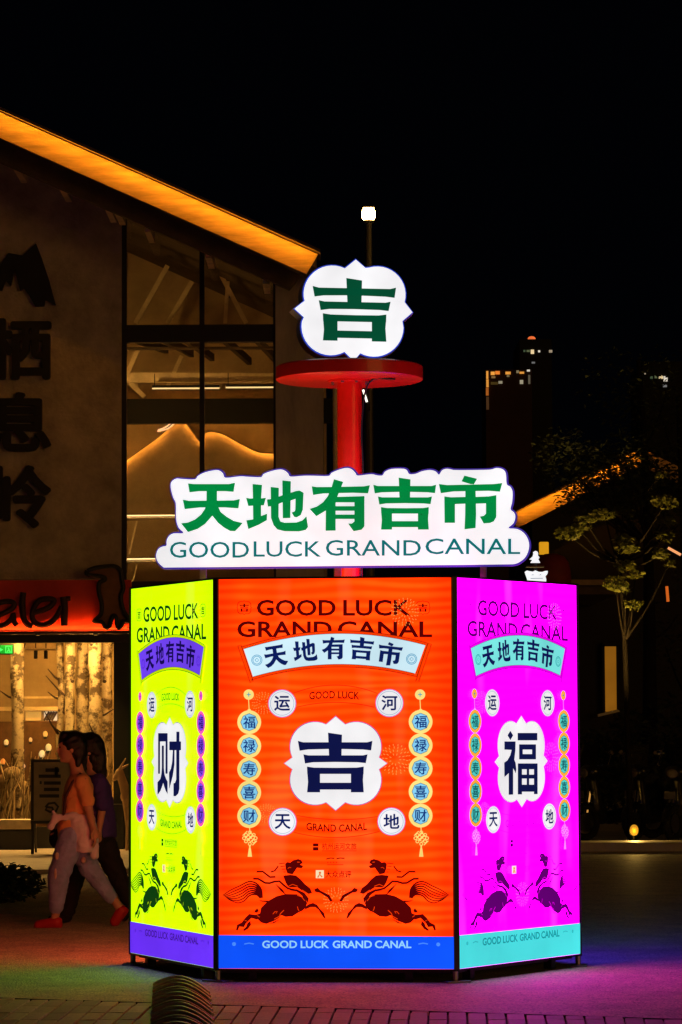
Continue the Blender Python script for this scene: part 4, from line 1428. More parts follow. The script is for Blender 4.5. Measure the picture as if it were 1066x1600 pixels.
# birch trunks
birch = mat('birch_bark', (0.62, 0.50, 0.34), 0.8, 0.12, 3, 0.35, 12)
_t = birch.node_tree; _b = _t.nodes['Principled BSDF']
_src = _b.inputs['Base Color'].links[0].from_socket
_mp = _t.nodes.new('ShaderNodeMapping'); _mp.inputs['Scale'].default_value = (3.6, 3.6, 4.2)
_t.links.new([n for n in _t.nodes if n.type == 'TEX_COORD'][0].outputs['Object'], _mp.inputs['Vector'])
_n = _t.nodes.new('ShaderNodeTexNoise'); _n.inputs['Scale'].default_value = 1.6; _n.inputs['Detail'].default_value = 5; _n.inputs['Roughness'].default_value = .7
_t.links.new(_mp.outputs[0], _n.inputs['Vector'])
_rp = _t.nodes.new('ShaderNodeValToRGB'); _rp.color_ramp.elements[0].position, _rp.color_ramp.elements[1].position = .42, .53
_rp.color_ramp.elements[0].color = (.16, .13, .1, 1)
_t.links.new(_n.outputs['Fac'], _rp.inputs['Fac'])
_mx = _t.nodes.new('ShaderNodeVectorMath'); _mx.operation = 'MULTIPLY'
_t.links.new(_src, _mx.inputs[0]); _t.links.new(_rp.outputs['Color'], _mx.inputs[1]); _t.links.new(_mx.outputs[0], _b.inputs['Base Color'])
knot_m = mat('birch_knot', (0.05, 0.03, 0.02), .9, .3, 9)
BL_ = ['pale birch trunk behind the shop window, nearest the green exit sign', 'slim birch trunk just right of the track spotlights', 'thick knotted birch trunk, second right of the track spotlights',
       'dark-knotted birch trunk behind the walkers\' heads', 'greyish birch trunk right of the walkers\' heads', 'birch trunk at the right edge of the shop window']
for i, (px, Y, r_) in enumerate(((27, 39.2, .085), (95, 39.6, .05), (110, 39.3, .065), (130, 39.5, .085), (150, 39.1, .085), (168, 39.4, .07))):
    c = at(px, 1200, Y)
    t = thing('birch_trunk', BL_[i], 'tree trunk', (c.x, Y, .04), rnd.uniform(0, 6), 'birch trunks in the shop window')
    n_ = 12
    pts = [(rnd.uniform(-.015, .015), rnd.uniform(-.015, .015), (zc - .06) * j / n_) for j in range(n_ + 1)]
    q = MB(); q.tube(pts, [r_ * rnd.uniform(.88, 1.1) for _ in pts], n=12); auto_smooth(q.build('trunk', birch, t), 80)
    for b_ in range(6):
        j = rnd.randint(2, n_ - 1)
        an_ = rnd.uniform(0, 6.28)
        p0 = Vector(pts[j]); d = Vector((math.cos(an_), math.sin(an_), rnd.uniform(.3, 1.0)))
        q = MB()
        if b_ < 4:
            L_ = rnd.uniform(.2, .45)
            q.tube([p0, p0 + d * L_ * .5 + Vector((0, 0, -.02)), p0 + d * L_], [.02, .013, .005], n=6); q.build('branch', knot_m, t)
        else:
            q.ball(p0 + Vector((math.cos(an_), math.sin(an_), 0)) * r_ * .85, (.03, .03, .022), n=8, k=5); q.build('knot', knot_m, t)
rb = random.Random(21)
for i in range(5):
    c = at((4, 14, 33, 45, -8)[i], 1282, 38.75)
    t = thing('branch_bundle', ['bundle of bare twigs leaning at the left edge of the shop window', 'bundle of bare twigs left of the left birch', 'bundle of bare twigs right of the left birch', 'bundle of bare twigs beside the standing board', 'bundle of bare twigs cut by the picture edge'][i], 'twigs', (c.x, 38.75 + .06 * i, .3), 0, 'twig bundles in the shop window')
    for b in range(7):
        x0, dx = rb.uniform(-.06, .06), rb.uniform(-.35, .35)
        h = rb.uniform(.45, 1.0)
        q = MB(); q.tube(spline([(x0, 0, 0), (x0 + dx * .4, rb.uniform(-.05, .05), h * .5), (x0 + dx, rb.uniform(-.08, .08), h)], 3), [.014, .013, .012, .010, .008, .006, .004], n=5)
        auto_smooth(q.build('twig', (birch, raft_m)[b % 2], t), 80)
for i, (px, py, r_) in enumerate(((18, 1208, .11), (2, 1222, .13), (30, 1228, .09))):
    c = at(px, py, 39.0)
    t = thing('cushion', ['round pale cushion by the left birch', 'large round pale cushion at the left edge of the window', 'small round cushion right of the left birch'][i], 'cushion', (c.x, 39.0 + .1 * i, c.z), 0, 'round cushions in the shop window')
    blob('cover', [('e', (0, 0, 0), (r_, r_ * .8, r_ * .72)), ('e', (r_ * .3, 0, r_ * .2), (r_ * .7, r_ * .7, r_ * .6))], mat('cushion_cloth', (.62, .46, .28), .9, .2, 9), t, .02, 3, fold=.006)
    q = MB(); q.tube([(0, 0, .05 - c.z), (0, 0, -r_ * .5)], .05, n=8); q.build('stool_leg', raft_m, t)
# exit sign
ex = thing('exit_sign', 'green lit exit sign hanging at left of the shop window', 'sign')
q = MB(); px_box(q, -40, 1006, 21.5, 1023, 38.6, 38.65); q.build('case', frame_m, ex)
q = MB(); px_box(q, -38, 1008, 20, 1021.5, 38.59, 38.598); q.build('face', glow('exit_green', (0, 150, 40), 1.0), ex)
q = MB()
a = P(9.5, 1014.5, 38.58)
q.flat([[P(x, y, 38.58) for x, y in pp] for pp in stroke([(-30, 1015), (-2, 1015)], 2) + [[(-2, 1011), (5, 1015), (-2, 1019)]] + stroke([(9, 1010), (18, 1010), (18, 1020), (9, 1020), (9, 1010)], 1.2) + stroke([(13, 1012), (14, 1015), (11, 1019)], 1.5) + stroke([(14, 1015), (16, 1019)], 1.5)], 38.58)
q.build('symbol', glow('exit_symbol', (70, 255, 130), 1.0, False), ex)

# standing board before the window
bd = thing('standing_board', 'black-framed standing board with sideways dark lettering outside the shop', 'sign board')
YB = 36.4
q = MB(); px_box(q, 53, 1191, 116, 1282, YB, YB + .03); q.build('face', mat('board_cream', (0.30, 0.25, 0.18), .8, .15, 6), bd)
for x0, y0, x1, y1 in ((48, 1186, 121, 1191), (48, 1282, 121, 1287), (48, 1191, 53, 1282), (116, 1191, 121, 1282)):
    q = MB(); px_box(q, x0, y0, x1, y1, YB - .02, YB + .045); q.build('frame_bar', frame_m, bd)
for px in (51, 118):
    c = P(px, 1287, YB)
    q = MB(); q.bar((c[0], YB + .01, .0), (c[0], YB + .01, c[1]), .035, .035); q.build('leg', frame_m, bd)
    q = MB(); q.bar((c[0], YB + .45, .0), (c[0], YB + .05, c[1] + .5), .025, .025); q.build('rear_strut', frame_m, bd)
bz = lambda pts: [(x / 4.21, 1100 + y / 4.21) for x, y in pts]
for st, wd in (([(300, 435), (390, 435)], 24), ([(255, 475), (400, 475)], 22), ([(290, 520), (400, 520)], 22), ([(262, 517), (275, 517)], 20), ([(290, 562), (390, 562)], 22), ([(260, 605), (390, 605)], 22), ([(372, 415), (372, 480)], 20),
               ([(300, 680), (320, 655), (360, 650), (383, 675), (370, 705), (330, 710), (300, 695), (312, 678), (345, 682), (350, 700)], 15)):
    q = MB()
    for f in stroke(bz(st), wd / 4.21): q.prism([P(x, y, YB - .012) for x, y in f], YB - .012, YB - .002)
    q.build('letter', ch_m, bd)

# downlights added under the sign tray to light the terrace
for i, px in enumerate((-20, 60, 150)):
    c = at(px, 990, YW - .16)
    t = thing('downlight', ['small warm downlight added under the red sign, far left', 'small warm downlight added under the cursive letters', 'small warm downlight added under the animal cut-out'][i], 'lamp', (c.x, YW - .2, zs0 - .03), 0, 'downlights added under the red sign')
    q = MB(); q.tube([(0, 0, 0), (0, 0, -.02)], .035, n=12); q.build('housing', frame_m, t)
    q = MB(); q.tube([(0, 0, -.0205), (0, 0, -.0215)], .02, n=12); q.build('lens', glow('downlight_lens', (255, 190, 100), 1.5), t)
    l = bpy.data.lights.new('terrace_fill_lamp', 'SPOT'); l.energy, l.color, l.spot_size, l.spot_blend, l.shadow_soft_size = 160, WARM, R(95), .6, .03
    lo = bpy.data.objects.new('terrace_fill_lamp', l); COL.objects.link(lo); lo.parent = t; lo.location = (0, 0, -.03)
    lo.rotation_euler = Vector((0, -.55, -1)).to_track_quat('-Z', 'Y').to_euler()

# paved terrace in front of the shop
tc_m = mat('terrace_stone', (0.46, 0.40, 0.32), 0.6, 0.2, 5, 0.25, 40)
q = MB()
y0 = on_ground(40, 1366).y
q.slab([(xl - 8, y0), (on_ground(203, 1366).x + 1.5, y0), (on_ground(203, 1366).x + 1.5, YW + .3), (xl - 8, YW + .3)], 0.004, 0.05)
tag(q.build('terrace', tc_m), kind='structure')

# ================================================================== ribbed cable cover on the paving
rub = mat('cable_cover_rubber', (0.30, 0.285, 0.26), 0.5, 0.25, 20, 0.3, 60)
cc_a, cc_b = on_ground(283, 1547), on_ground(286, 1612)
cov = thing('cable_cover', 'ribbed arched cable cover running across the paving to the kiosk', 'cable cover')
dirv = Vector((cc_b.x - cc_a.x, cc_b.y - cc_a.y, 0)); LEN = 3.3
dirv.normalize(); side = Vector((-dirv.y, dirv.x, 0)) * -1
if side.x < 0: side = -side
skew = dirv * 0.0


def cov_pt(u, v, h):
    """u along, v across -1..1 (right side lies nearer the camera)"""
    return cc_a + dirv * (u + 0.32 * v) + side * (v * 0.165) + Vector((0, 0, h))


def arch(v): return 0.07 * (1 - abs(v) ** 1.8) + 0.006


nseg = 4
for k in range(nseg):
    u0, u1 = k * 0.86, k * 0.86 + 0.90
    q = MB()
    nv = 18
    rows = [(u0, 0.0), (u0 + .02, 0.002), (u1 - .05, 0.020), (u1, 0.022)]
    vs_ = []
    for u, dh in rows:
        for j in range(nv + 1):
            v = -1 + 2 * j / nv
            vs_.append(cov_pt(u, v, max(.004, arch(v) + dh)))
    base = len(vs_)
    for u, dh in rows:
        for j in range(nv + 1):
            v = -1 + 2 * j / nv
            vs_.append(cov_pt(u, v * .97, max(0.001, arch(v) + dh - .012)))
    fs_ = []
    W_ = nv + 1
    for i in range(3):
        for j in range(nv):
            a = i * W_ + j
            fs_.append([a, a + 1, a + W_ + 1, a + W_]); b = base + a
            fs_.append([b, b + W_, b + W_ + 1, b + 1])
    for i in (0, 3):
        for j in range(nv):
            a = i * W_ + j; fs_.append([a, a + 1, base + a + 1, base + a])
    for j in (0, nv):
        for i in range(3):
            a = i * W_ + j; fs_.append([a, a + W_, base + a + W_, base + a])
    q.add(vs_, fs_)
    seg = auto_smooth(q.build('segment', rub, cov), 50)
    for r_ in range(3):
        u = u0 + 0.12 + r_ * 0.33
        q = MB()
        q.tube([cov_pt(u, -0.97 + 1.94 * j / 20, arch(-0.97 + 1.94 * j / 20) + .022 * (u - u0) / .9 + .006) for j in range(21)], .012, n=6)
        auto_smooth(q.build('rib', mat('cable_rib_highlight', (0.8, 0.77, 0.7), .4, .2, 20), seg), 80)  # rib highlights put into a paler colour than the segments

# ---- two women walking to the left
YP = 24.15
S_ = F_PX / YP * 1.0


def W(px, py, dy=0.0):
    """pixel to a point of the walkers' plane, local to the first walker's empty"""
    p = at(px, py, YP)
    return (p.x - PO.x, dy, p.z)


PO = at(112, 1448, YP); PO.z = 0
skin_m = mat('skin', (0.62, 0.36, 0.22), 0.55, 0.08, 8)
hair_m = mat('black_hair', (0.010, 0.008, 0.008), 0.35, 0.3, 40, 0.5, 120, stretch=(1, 1, .15))
tee_m = mat('peach_tee', (0.90, 0.48, 0.17), 0.85, 0.08, 6, 0.3, 25)
pink_m = mat('pink_shirt', (0.86, 0.80, 0.92), 0.85, 0.1, 8, 0.4, 22)
jean_m = mat('washed_jeans', (0.36, 0.44, 0.80), 0.85, 0.22, 9, 0.3, 60)
redshoe = mat('red_clog', (0.50, 0.02, 0.015), 0.45, 0.1, 6)
strap_m = mat('bag_strap', (0.05, 0.015, 0.012), .6, .2, 9)


def head_prims(cx, cz, dy, r=0.098, face=-1):
    """head looking along face*x"""
    f = face
    return [('e', (cx, dy, cz + .01), (r, .077, .112)), ('e', (cx + f * .028, dy, cz - .045), (.066, .056, .068)),
            ('c', (cx + f * .07, dy, cz - .098), .021, (cx + f * .03, dy, cz - .085), .04),          # chin
            ('c', (cx + f * .092, dy, cz + .012), .010, (cx + f * .110, dy, cz - .028), .014),      # nose
            ('e', (cx + f * .092, dy, cz - .052), (.014, .022, .008)), ('e', (cx + f * .088, dy, cz - .068), (.014, .02, .008)),   # lips
            ('e', (cx + f * .086, dy + .03, cz + .022), (.016, .022, .01)), ('e', (cx + f * .086, dy - .03, cz + .022), (.016, .022, .01)),  # brows
            ('e', (cx - f * .012, dy - .077, cz - .015), (.018, .01, .03)), ('e', (cx - f * .012, dy + .077, cz - .015), (.018, .01, .03)),  # ears
            ]


def hand_prims(w, d, dy, curl=-1):
    """relaxed hand below wrist w (x, z); d unit direction of forearm (x, z)"""
    wx, wz = w
    dx, dz = d
    nx, nz = -dz, dx
    pr = [('c', (wx, dy, wz), .024, (wx + dx * .075, dy, wz + dz * .075), .031)]
    for i, (off, ln) in enumerate(((-.024, .066), (-.008, .075), (.009, .07), (.024, .055))):
        y = dy + off
        b = (wx + dx * .085, y, wz + dz * .085)
        m_ = (b[0] + dx * ln * .55 + nx * .010 * curl, y, b[2] + dz * ln * .55 + nz * .010 * curl)
        e = (m_[0] + dx * ln * .42 + nx * .026 * curl, y, m_[2] + dz * ln * .42 + nz * .026 * curl)
        pr += [('c', b, .0095, m_, .009), ('c', m_, .009, e, .0078)]
    b = (wx + dx * .03, dy - .028, wz + dz * .03)
    m_ = (b[0] + dx * .035 + nx * .022 * curl, dy - .04, b[2] + dz * .035 + nz * .022 * curl)
    e = (m_[0] + dx * .03 + nx * .006 * curl, dy - .036, m_[2] + dz * .03 + nz * .006 * curl)
    pr += [('c', b, .014, m_, .011), ('c', m_, .011, e, .009)]
    return pr


w1 = thing('person', 'person in orange tee and ripped pale jeans walking left, pink shirt round the waist', 'person', PO)
hx, _, hz = W(112, 1168)
nb = W(121, 1207)
L = lambda px, py, dy=0.0: W(px, py, dy)
body = head_prims(hx, hz, 0.0)
body += [('c', (hx + .02, 0, hz - .06), .05, nb, .055), ('c', nb, .058, L(124, 1225), .10),
         ('c', L(122, 1240), .11, L(119, 1270), .098), ('c', L(117, 1285), .11, L(116, 1305), .12),
         # near arm
         ('c', L(133, 1220, -.15), .046, L(141, 1258, -.19), .038), ('c', L(141, 1258, -.19), .036, L(148, 1290, -.18), .024),
         # far arm, swung forward
         ('c', L(124, 1220, .15), .045, L(112, 1256, .2), .037), ('c', L(112, 1256, .2), .035, L(98, 1282, .18), .024),
         # near leg (front), far leg (trailing)
         ('c', L(112, 1308, -.08), .085, L(96, 1368, -.08), .055), ('c', L(96, 1368, -.08), .054, L(89, 1425, -.08), .036),
         ('c', L(89, 1425, -.08), .036, L(86, 1437, -.08), .03), ('c', L(88, 1440, -.08), .032, L(64, 1443, -.08), .024),
         ('c', L(122, 1308, .08), .085, L(141, 1362, .08), .055), ('c', L(141, 1362, .08), .052, L(178, 1408, .08), .034),
         ('c', L(178, 1408, .08), .034, L(187, 1421, .08), .034), ('c', L(187, 1421, .08), .034, L(177, 1440, .08), .024)]
body += hand_prims((L(148, 1290)[0], L(148, 1290)[2]), (.25, -.968), -.18)
body += hand_prims((L(98, 1282)[0], L(98, 1282)[2]), (-.5, -.866), .18)
b1 = blob('body', body, skin_m, w1, .0072, 3)
# eyes
for dy in (-.034, .034):
    q = MB(); q.ball((hx - .088, dy, hz + .004), (.008, .011, .007), n=8, k=6); q.build('eye', mat('dark_eye', (.02, .015, .012), .2, .1, 5), w1)
blob('hair', [('e', (hx + .022, 0, hz + .032), (.104, .090, .104)), ('e', (hx + .055, 0, hz - .03), (.07, .088, .095)), ('c', (hx - .045, 0, hz + .085), .05, (hx - .062, 0, hz + .045), .042),
              ('c', (hx + .07, .03, hz - .04), .055, (hx + .075, .03, hz - .16), .04), ('c', (hx + .06, -.055, hz - .02), .035, (hx + .055, -.055, hz - .13), .02)], hair_m, w1, .009, 3, fold=.008)
tee = [('l', [((L(110, 1312)[0], 0, L(110, 1312)[2]), .095, .125), ((L(113, 1290)[0], 0, L(113, 1290)[2]), .118, .145), ((L(120, 1268)[0], 0, L(120, 1268)[2]), .112, .145), ((L(122, 1245)[0], 0, L(122, 1245)[2]), .120, .155),
               ((L(124, 1226)[0], 0, L(124, 1226)[2]), .108, .165), ((L(124, 1216)[0], 0, L(124, 1216)[2]), .085, .15), ((L(122, 1209)[0], 0, L(122, 1209)[2]), .06, .08)]),
       ('c', L(131, 1221, -.14), .06, L(140, 1251, -.18), .056), ('c', L(123, 1221, .14), .06, L(114, 1248, .18), .056)]
blob('tee_shirt', tee, tee_m, w1, .010, 5, fold=.007)
tie = [('l', [((L(134, 1330)[0], -.02, L(134, 1330)[2]), .095, .165), ((L(133, 1312)[0], -.02, L(133, 1312)[2]), .105, .170), ((L(128, 1290)[0], -.01, L(128, 1290)[2]), .115, .168), ((L(124, 1272)[0], 0, L(124, 1272)[2]), .108, .16)]),
       ('c', L(120, 1274, -.14), .03, L(92, 1277, -.12), .022), ('e', L(90, 1277, -.12), (.035, .03, .032)), ('c', L(90, 1277, -.13), .022, L(82, 1290, -.14), .026), ('c', L(90, 1276, -.12), .016, L(86, 1268, -.13), .012),
       ('c', L(146, 1300, -.1), .04, L(150, 1336, -.1), .03)]
blob('tied_shirt', tie, pink_m, w1, .010, 2, fold=.009)
jn = [('c', L(114, 1308, -.08), .105, L(94, 1365, -.085), .088), ('c', L(94, 1365, -.085), .088, L(89.5, 1416, -.085), .056),
      ('c', L(122, 1310, .08), .108, L(139, 1358, .08), .08), ('c', L(139, 1358, .08), .078, L(172, 1402, .08), .052), ('e', L(117, 1302), (.125, .15, .1))]
blob('jeans', jn, jean_m, w1, .010, 3, fold=.007)
rip_m = mat('ripped_thread', (0.75, 0.62, 0.52), .9, .3, 30)
for px, py, rx, rz in ((92, 1336, .018, .03), (90, 1364, .012, .045), (131, 1344, .02, .026)):
    c = L(px, py, -.165 if px < 100 else -.012)
    q = MB(); q.ball(c, (rx, .014, rz), n=10, k=6); auto_smooth(q.build('knee_rip', rip_m if px != 130 else mat('rip_skin', (.45, .2, .12), .7, .2, 20), w1), 80)
for pr in ([('c', L(90, 1440, -.08), .046, L(62, 1444, -.08), .036), ('c', L(92, 1446, -.08), .022, L(58, 1447, -.08), .02), ('c', L(92, 1441, -.08), .045, L(94, 1444, -.08), .03)],
           [('c', L(189, 1424, .08), .046, L(178, 1441, .08), .038), ('c', L(195, 1424, .08), .026, L(182, 1444, .08), .02)]):
    blob('shoe', pr, redshoe, w1, .008, 3)
q = MB(); q.tube([L(128, 1208, -.10), L(116, 1222, -.155), L(105, 1245, -.15), L(102, 1275, -.14)], .011, n=6); auto_smooth(q.build('bag_strap', strap_m, w1), 80)
blob('shoulder_bag', [('e', L(95, 1300, .2), (.10, .07, .13)), ('e', L(90, 1312, .2), (.09, .06, .09))], mat('black_bag', (.012, .012, .014), .6, .2, 9), w1, .012, 4)

PO = at(150, 1440, YP + .55); PO.z = 0
YP0 = YP; YP = YP + .55
w2 = thing('person', 'person with long black hair in a purple top, half hidden behind the orange tee', 'person', PO)
hx, _, hz = W(139, 1171)
body = head_prims(hx, hz, 0.0)
body += [('c', (hx + .02, 0, hz - .06), .05, L(146, 1208), .055), ('c', L(146, 1208), .058, L(150, 1226), .10), ('c', L(150, 1240), .11, L(150, 1290), .12),
         ('c', L(158, 1222, -.15), .045, L(163, 1260, -.19), .037), ('c', L(163, 1260, -.19), .035, L(158, 1295, -.2), .024),
         ('c', L(148, 1222, .15), .045, L(140, 1258, .2), .037), ('c', L(140, 1258, .2), .035, L(128, 1285, .18), .024),
         ('c', L(146, 1300, -.08), .085, L(118, 1368, -.08), .055), ('c', L(118, 1368, -.08), .05, L(106, 1424, -.08), .034), ('c', L(105, 1432, -.08), .034, L(84, 1436, -.08), .024),
         ('c', L(154, 1300, .08), .085, L(176, 1356, .08), .055), ('c', L(176, 1356, .08), .05, L(200, 1408, .08), .034), ('c', L(202, 1414, .08), .034, L(192, 1434, .08), .024)]
body += hand_prims((L(158, 1295)[0], L(158, 1295)[2]), (-.1, -.995), -.2)
body += hand_prims((L(128, 1285)[0], L(128, 1285)[2]), (-.5, -.866), .18)
blob('body', body, skin_m, w2, .0072, 3)
blob('hair', [('e', (hx + .02, 0, hz + .03), (.104, .092, .108)), ('c', (hx + .06, 0, hz - .03), .078, L(155, 1212), .06), ('c', L(154, 1205), .062, L(156, 1226), .04), ('c', (hx - .045, 0, hz + .085), .05, (hx - .06, 0, hz + .05), .042)], hair_m, w2, .009, 3, fold=.008)
purple_m = mat('purple_top', (0.07, 0.04, 0.30), .8, .15, 6, .3, 20)
blob('top', [('l', [((L(155, 1308)[0], 0, L(155, 1308)[2]), .145, .165), ((L(154, 1285)[0], 0, L(154, 1285)[2]), .14, .165), ((L(152, 1255)[0], 0, L(152, 1255)[2]), .13, .16), ((L(151, 1228)[0], 0, L(151, 1228)[2]), .115, .17), ((L(149, 1212)[0], 0, L(149, 1212)[2]), .075, .12)]),
             ('c', L(157, 1222, -.15), .07, L(163, 1256, -.19), .058), ('c', L(148, 1222, .15), .06, L(140, 1252, .19), .058)], purple_m, w2, .010, 5, fold=.007)
blk = mat('black_trousers', (0.014, 0.013, 0.016), .85, .2, 8)
blob('trousers', [('c', L(148, 1304, -.08), .11, L(118, 1366, -.08), .085), ('c', L(118, 1366, -.08), .085, L(107, 1422, -.08), .062),
                  ('c', L(155, 1304, .08), .11, L(176, 1354, .08), .085), ('c', L(176, 1354, .08), .085, L(199, 1404, .08), .062), ('e', L(152, 1298), (.13, .15, .1))], blk, w2, .011, 3, fold=.007)
for pr in ([('c', L(106, 1432, -.08), .044, L(82, 1436, -.08), .034)], [('c', L(204, 1416, .08), .044, L(193, 1434, .08), .034)]):
    blob('shoe', pr, blk, w2, .009, 3)
YP = YP0

# ---- deer statue by the door, half behind the kiosk
YD = 37.3
DO = at(205, 1330, YD); DO.z = .05
D_pt = lambda px, py, dy=0.0: (at(px, py, YD).x - DO.x, dy, at(px, py, YD).z - DO.z)
deer = thing('deer_statue', 'tan deer-like statue with pointed ears, half hidden behind the lime panel', 'statue', DO)
dm = mat('statue_tan', (0.50, 0.33, 0.16), .7, .15, 6, .2, 20)
blob('body', [('e', D_pt(187, 1208), (.055, .05, .06)), ('c', D_pt(183, 1212), .04, D_pt(179, 1217), .03), ('c', D_pt(188, 1201, -.03), .018, D_pt(197, 1185, -.07), .010), ('c', D_pt(190, 1201, .03), .018, D_pt(203, 1193, .07), .010),
              ('c', D_pt(189, 1212), .05, D_pt(197, 1238), .065), ('c', D_pt(199, 1245), .085, D_pt(225, 1250), .09), ('c', D_pt(225, 1250), .09, D_pt(238, 1247), .085),
              ('c', D_pt(197, 1250, -.05), .045, D_pt(200, 1290, -.05), .026), ('c', D_pt(200, 1290, -.05), .025, D_pt(199, 1331, -.05), .022),
              ('c', D_pt(201, 1250, .05), .045, D_pt(205, 1290, .05), .026), ('c', D_pt(205, 1290, .05), .025, D_pt(204, 1331, .05), .022),
              ('c', D_pt(238, 1250, -.05), .055, D_pt(246, 1288, -.05), .028), ('c', D_pt(246, 1288, -.05), .025, D_pt(242, 1331, -.05), .022),
              ('c', D_pt(234, 1250, .05), .055, D_pt(242, 1288, .05), .028), ('c', D_pt(242, 1288, .05), .025, D_pt(238, 1331, .05), .022),
              ('c', D_pt(246, 1242), .025, D_pt(251, 1250), .015)], dm, deer, .01, 3)
pbx = thing('planter_box', 'dark square planter box behind the second walker by the door', 'planter')
q = MB(); px_box(q, 172, 1259, 193, 1329, YW - .35, YW - .05); q.build('box', green_d, pbx)
q = MB(); px_box(q, 171, 1257, 194, 1260, YW - .36, YW - .04); q.build('rim', frame_m, pbx)

# ================================================================== street lamp
YL_ = 42.0
lp = at(576, 335, YL_)
sl_ = thing('street_lamp', 'tall street lamp with one glowing amber head behind the emblem sign', 'street lamp', (lp.x, YL_, 0))
q = MB(); q.tube([(0, 0, 0), (0, 0, 3), (0, 0, lp.z - .12)], [.075, .06, .045], n=12); auto_smooth(q.build('pole', mat('lamp_pole_grey', (.10, .09, .08), .5, .2, 6, metal=.3), sl_))
q = MB(); q.tube([(0, 0, .0), (0, 0, .25)], .12, n=12); auto_smooth(q.build('base', alu, sl_))
q = MB(); q.box((0, 0, lp.z + .1), (.17, .17, .03), bev=.008); q.build('cap', alu, sl_)
q = MB(); q.tube([(0, 0, lp.z - .13), (0, 0, lp.z - .088)], [.05, .098], n=16); q.build('shade_collar', alu, sl_)  # skirt plate added to shade the pole from the lantern
q = MB(); q.box((0, 0, lp.z), (.185, .185, .17), bev=.055); auto_smooth(q.build('lantern', glow('street_lamp_glow', None, 60.0, True, (1.0, .55, .16)), sl_))
c = at(570, 619, 41.0)
fx = thing('wall_spot', 'small slanting white tube light right of the red post', 'light', (0, 0, 0))
a, b = at(567.5, 609, 41.0), at(573.5, 628, 41.0)
q = MB(); q.tube([a, b], .014, n=8); q.build('tube', glow('white_tube', (255, 245, 225), 2.0), fx)
q = MB(); q.bar(a + Vector((.03, .03, 0)), b + Vector((.03, .03, -.04)), .03, .03); q.build('bracket', frame_m, fx)
q = MB(); q.bar(b + Vector((.03, .05, 0)), (lp.x, YL_ - .05, b.z - .02), .02, .02); q.build('arm', frame_m, fx)

# ================================================================== right: far house with a lit gable
YH = 60.0
PHs = lambda x, y, Y=YH: (at(x, y, Y).x, at(x, y, Y).z)
fh = thing('far_house', 'dark gabled house with an amber-lit sloping roof edge behind the trees', 'building')
hw_m = mat('far_house_wall', (0.025, 0.02, 0.018), .9, .3, 2)
e0_, rg = PHs(806, 800), PHs(1003, 701)
e1_ = (2 * rg[0] - e0_[0], e0_[1])
ez = e0_[1]
q = MB(); q.prism([(e0_[0] + .35, 0), (e1_[0] - .35, 0), (e1_[0] - .35, ez - .1), (rg[0], rg[1] - .3), (e0_[0] + .35, ez - .1)], YH + .5, YH + 9); q.build('wall', hw_m, fh)
for (p_, r_, lit) in ((e0_, rg, 1), (e1_, rg, 0)):
    q = MB()
    q.prism([(p_[0], p_[1] - .33), (r_[0], r_[1] - .33), r_, p_], YH, YH + .08)
    q.build('gable_board', wood_m, fh)
    q = MB()
    q.prism([(p_[0], p_[1] - .12), (r_[0], r_[1] - .12), (r_[0], r_[1] - .0), (p_[0], p_[1] - .0)], YH + .085, YH + 10)
    q.build('roof_slope', dark_m, fh)
    if lit:
        led_profile([(p_[0], p_[1] - .02), (r_[0], r_[1] - .02)], YH - .2, fh, led_m)
        q = MB(); q.prism([(p_[0], p_[1]), (r_[0], r_[1]), (r_[0], r_[1] + .04), (p_[0], p_[1] + .04)], YH - .22, YH + .3); q.build('roof_trim', dark_m, fh)
q = MB(); a, b = PHs(892, 906, 55), PHs(965, 914, 55); q.box(((a[0] + b[0]) / 2, 55, (a[1] + b[1]) / 2), (b[0] - a[0], .1, abs(a[1] - b[1]))); q.build('canopy_edge', mat('canopy_pale', (.42, .30, .2), .8, .2, 5), fh)
q = MB(); a, b = PHs(892, 916, 55), PHs(965, 930, 55); q.box(((a[0] + b[0]) / 2, 57.8, (a[1] + b[1]) / 2 + .02), (b[0] - a[0], 5.4, .16)); q.build('canopy', dark_m, fh)
# lit window strip
wn = MB(); a, b = PHs(945, 1112, YH + .4), PHs(964, 1010, YH + .4)
wn.box(((a[0] + b[0]) / 2, YH + .44, (a[1] + b[1]) / 2), (b[0] - a[0], .05, b[1] - a[1])); wn.build('window', glow('far_window_amber', (128, 80, 16), 1.0), fh)
for x0, y0, x1, y1 in ((942, 1007, 945, 1112), (964, 1007, 967, 1112), (942, 1004, 967, 1010)):
    q = MB(); a, b = PHs(x0, y1, YH + .38), PHs(x1, y0, YH + .38); q.box(((a[0] + b[0]) / 2, YH + .43, (a[1] + b[1]) / 2), (b[0] - a[0], .1, b[1] - a[1])); q.build('window_frame', frame_m, fh)
q = MB(); a, b = PHs(934, 1118, YH + .2), PHs(968, 1110, YH + .2); q.bar((a[0], YH + .2, a[1]), (b[0], YH + .3, b[1]), .06, .05); q.build('window_sill', mat('sill_white', (.75, .72, .66), .6, .1, 5), fh)

